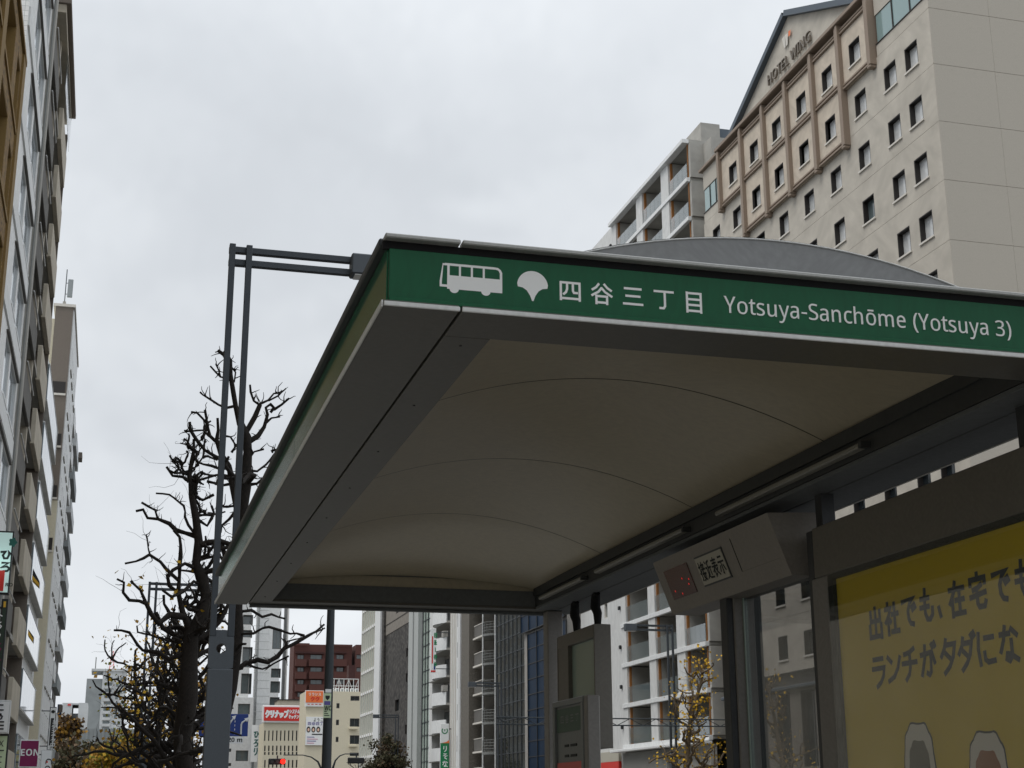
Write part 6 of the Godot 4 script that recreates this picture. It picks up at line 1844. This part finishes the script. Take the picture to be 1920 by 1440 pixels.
func build_left_signs() -> void:
	var g := "projecting shop signs along the pavement"
	# helper: projecting board facing the camera given by photo corners
	var board := func(called: String, label: String, p0: Array, p1: Array, z: float, m: Material, frame: Material) -> Array:
		var a: Vector3 = at_z(p0[0], p0[1], z)
		var c: Vector3 = at_z(p1[0], p1[1], z)
		var s := thing(called, label, "sign", Vector3(a.x, a.y, z), g)
		bb(s, "case", a.x - 0.04, c.x + 0.04, a.y - 0.05, c.y + 0.05, z - 0.28, z - 0.01, frame, 0.01)
		var f := bb(s, "face", a.x, c.x, a.y, c.y, z - 0.0098, z, m)
		for y in [a.y + 0.2, c.y - 0.2]: bb(s, "bracket", LX + 0.0, a.x - 0.04, y - 0.03, y + 0.03, z - 0.16, z - 0.1, M.rail_dark)
		return [s, f, a, c]
	var r: Array = board.call("lightbox_sign", "pale lit box sign with black brush lettering", [-14, 1110], [24, 999], -45.2, M.lightbox, M.sign_black)
	var a: Vector3 = r[2]
	var c: Vector3 = r[3]
	var H := c.y - a.y
	poly(r[1], "drawing", ellipse(0, 0, 0.11, 0.13, 16, 0.2, 5), Vector3(a.x + 0.44, c.y - H * 0.16, -45.195), Vector3.RIGHT, Vector3.UP, M.print_teal)
	glyphs(r[1], "letter", "ひ", Vector3(a.x + 0.12, c.y - H * 0.46, -45.19), Vector3.RIGHT, Vector3.UP, 0.34, H * 0.17, Vector3.ZERO, 0.2, M.ink)
	glyphs(r[1], "letter", "ろ", Vector3(a.x + 0.12, c.y - H * 0.66, -45.19), Vector3.RIGHT, Vector3.UP, 0.34, H * 0.17, Vector3.ZERO, 0.2, M.ink)
	latin(r[1], "lettering", "RO", Vector3(a.x + 0.34, a.y + H * 0.10, -45.19), 0.0, 0.2, 0.1, M.ink, true)
	bb(r[1], "red_tab", a.x + 0.1, a.x + 0.29, a.y + H * 0.02, a.y + H * 0.36, -45.199, -45.17, M.sign_red)
	var ll := OmniLight3D.new()
	ll.name = "lightbox_light"
	ll.position = Vector3((a.x + c.x) * 0.5, (a.y + c.y) * 0.5, -44.9)
	ll.light_color = Color(0.85, 1.0, 0.97)
	ll.light_energy = 0.12
	ll.light_size = 0.4
	ll.omni_range = 20.0
	ll.omni_attenuation = 2.0
	ll.shadow_enabled = true
	add_child(ll)
	r = board.call("dark_green_sign", "dark green vertical sign with maroon lettering under the lit box", [-14, 1345], [13, 1126], -45.3, M.sign_dark_green, M.sign_black)
	a = r[2]; c = r[3]
	bb(r[1], "yellow_head", a.x + 0.02, c.x - 0.02, c.y - 0.2, c.y - 0.03, -45.299, -45.28, M.sign_yellow)
	for i in 6: glyphs(r[1], "letter", "ろひろうよこ"[i], Vector3(c.x - 0.26, c.y - 1.5 - 0.36 * i, -45.27), Vector3.RIGHT, Vector3.UP, 0.24, 0.28, Vector3.ZERO, 0.15, M.sign_magenta)
	for i in 3: glyphs(r[1], "letter", "トろう"[i], Vector3(c.x - 0.26, c.y - 0.55 - 0.28 * i, -45.27), Vector3.RIGHT, Vector3.UP, 0.2, 0.22, Vector3.ZERO, 0.14, M.sign_white)
	r = board.call("white_shop_sign", "small white sign with black marks below the dark green one", [-14, 1372], [18, 1316], -45.6, M.sign_white, M.rail_pale)
	a = r[2]; c = r[3]
	for i in 2: glyphs(r[1], "letter", "こう"[i], Vector3(c.x - 0.34, c.y - 0.26 - 0.26 * i, -45.58), Vector3.RIGHT, Vector3.UP, 0.22, 0.2, Vector3.ZERO, 0.2, M.ink)
	for k in 3: bb(r[1], "print_line", c.x - 0.38, c.x - 0.1, a.y + 0.06 + 0.1 * k, a.y + 0.10 + 0.1 * k, -45.599, -45.585, M.ink)
	r = board.call("pale_green_sign", "pale green sign ending in EX above a menu list", [-14, 1475], [14, 1380], -45.8, M.sign_pale_green, M.sign_black)
	a = r[2]; c = r[3]
	latin(r[1], "lettering", "EX", Vector3(c.x - 0.34, c.y - 0.30, -45.79), 0.0, 0.26, 0.17, M.ink)
	bb(r[1], "rule", a.x + 0.05, c.x - 0.06, c.y - 0.42, c.y - 0.39, -45.799, -45.785, M.ink)
	for k in 5: bb(r[1], "print_line", c.x - 0.34, c.x - 0.1, c.y - 0.6 - 0.15 * k, c.y - 0.57 - 0.15 * k, -45.799, -45.785, M.concrete_dark)
	r = board.call("magenta_sign", "square magenta sign with white EON lettering", [36, 1437], [73, 1389], -76.6, M.sign_magenta, M.sign_white)
	a = r[2]; c = r[3]
	latin(r[1], "lettering", "EON", Vector3(a.x + 0.02, a.y + 0.5, -76.585), 0.0, 0.86, 0.31, M.sign_white, true)
	r = board.call("black_vertical_sign", "narrow black vertical sign with white katakana and a white head", [89, 1405], [105, 1327], -100.0, M.sign_white, M.rail_dark)
	a = r[2]; c = r[3]
	bb(r[1], "black_field", a.x + 0.06, c.x - 0.06, a.y + 0.25, c.y - 0.65, -99.999, -99.98, M.sign_black)
	for i in 7: glyphs(r[1], "letter", "ミシンテクロト"[i], Vector3(a.x + 0.14, c.y - 1.02 - 0.28 * i, -99.97), Vector3.RIGHT, Vector3.UP, 0.3, 0.24, Vector3.ZERO, 0.15, M.sign_white)
	poly(r[1], "emblem", ellipse(0, 0, 0.12, 0.1, 14), Vector3((a.x + c.x) * 0.5, c.y - 0.25, -99.98), Vector3.RIGHT, Vector3.UP, M.ink)
	latin(r[1], "lettering", "3F", Vector3(a.x + 0.12, a.y + 0.06, -99.98), 0.0, 0.3, 0.14, M.ink, true)
	r = board.call("white_vertical_sign", "white vertical sign with sideways Co lettering beside the magenta one", [74, 1470], [97, 1408], -88.0, M.sign_white, M.rail_pale)
	a = r[2]; c = r[3]
	latin(r[1], "lettering", "Con", Vector3(a.x + 0.22, c.y - 0.42, -87.985), 0.0, 1.0, 0.34, M.ink, false, 0.004, -PI / 2)
	poly(r[1], "dot", ellipse(0, 0, 0.05, 0.05, 10), Vector3(c.x - 0.2, c.y - 0.6, -87.98), Vector3.RIGHT, Vector3.UP, M.sign_red)
	# small lit awning boxes
	for q in [[57, 1100, 76, 1066, -66.0, "upper"], [46, 1204, 64, 1180, -66.5, "lower"]]:
		var p0: Vector3 = at_z(q[0], q[1], q[4])
		var p1: Vector3 = at_z(q[2], q[3], q[4])
		var s := thing("awning_sign", "%s black wedge-shaped awning sign with a yellow underside on the stepped building" % q[5], "sign", p0, g)
		var st := new_st()
		var P := [Vector3(LX + 0.6, p1.y, q[4] - 0.6), Vector3(p1.x, p0.y + 0.25, q[4] - 0.6), Vector3(p1.x, p0.y, q[4] - 0.6), Vector3(LX + 0.6, p0.y + 0.3, q[4] - 0.6)]
		var D := Vector3(0, 0, 0.6)
		quad(st, P[0], P[1], P[2], P[3], Vector3.FORWARD)
		quad(st, P[0] + D, P[1] + D, P[2] + D, P[3] + D, Vector3.BACK)
		quad(st, P[0], P[1], P[1] + D, P[0] + D, Vector3.UP)
		quad(st, P[1], P[2], P[2] + D, P[1] + D, Vector3.RIGHT)
		part(s, "wedge", st.commit(), M.sign_black)
		var us := new_st()
		quad(us, P[3] - Vector3(0, 0.01, 0), P[2] - Vector3(0, 0.01, 0), P[2] + D - Vector3(0, 0.01, 0), P[3] + D - Vector3(0, 0.01, 0), Vector3.DOWN)
		quad(us, P[3] + D + Vector3(0, 0.02, 0.01), P[2] + D + Vector3(0, 0.01, 0.01), P[1] + D + Vector3(0, -0.1, 0.01), P[3] + D + Vector3(0, 0.2, 0.01), Vector3.BACK)
		part(s, "underside", us.commit(), M.sign_yellow)

func _ready() -> void:
	build_view()
	build_materials()
	build_ground()
	build_hotel()
	build_apartments()
	build_right_row()
	build_street_end()
	build_left_row()
	build_shelter()
	build_ad_panel()
	build_shelter_fittings()
	build_street()
	build_trees()
	build_left_signs()
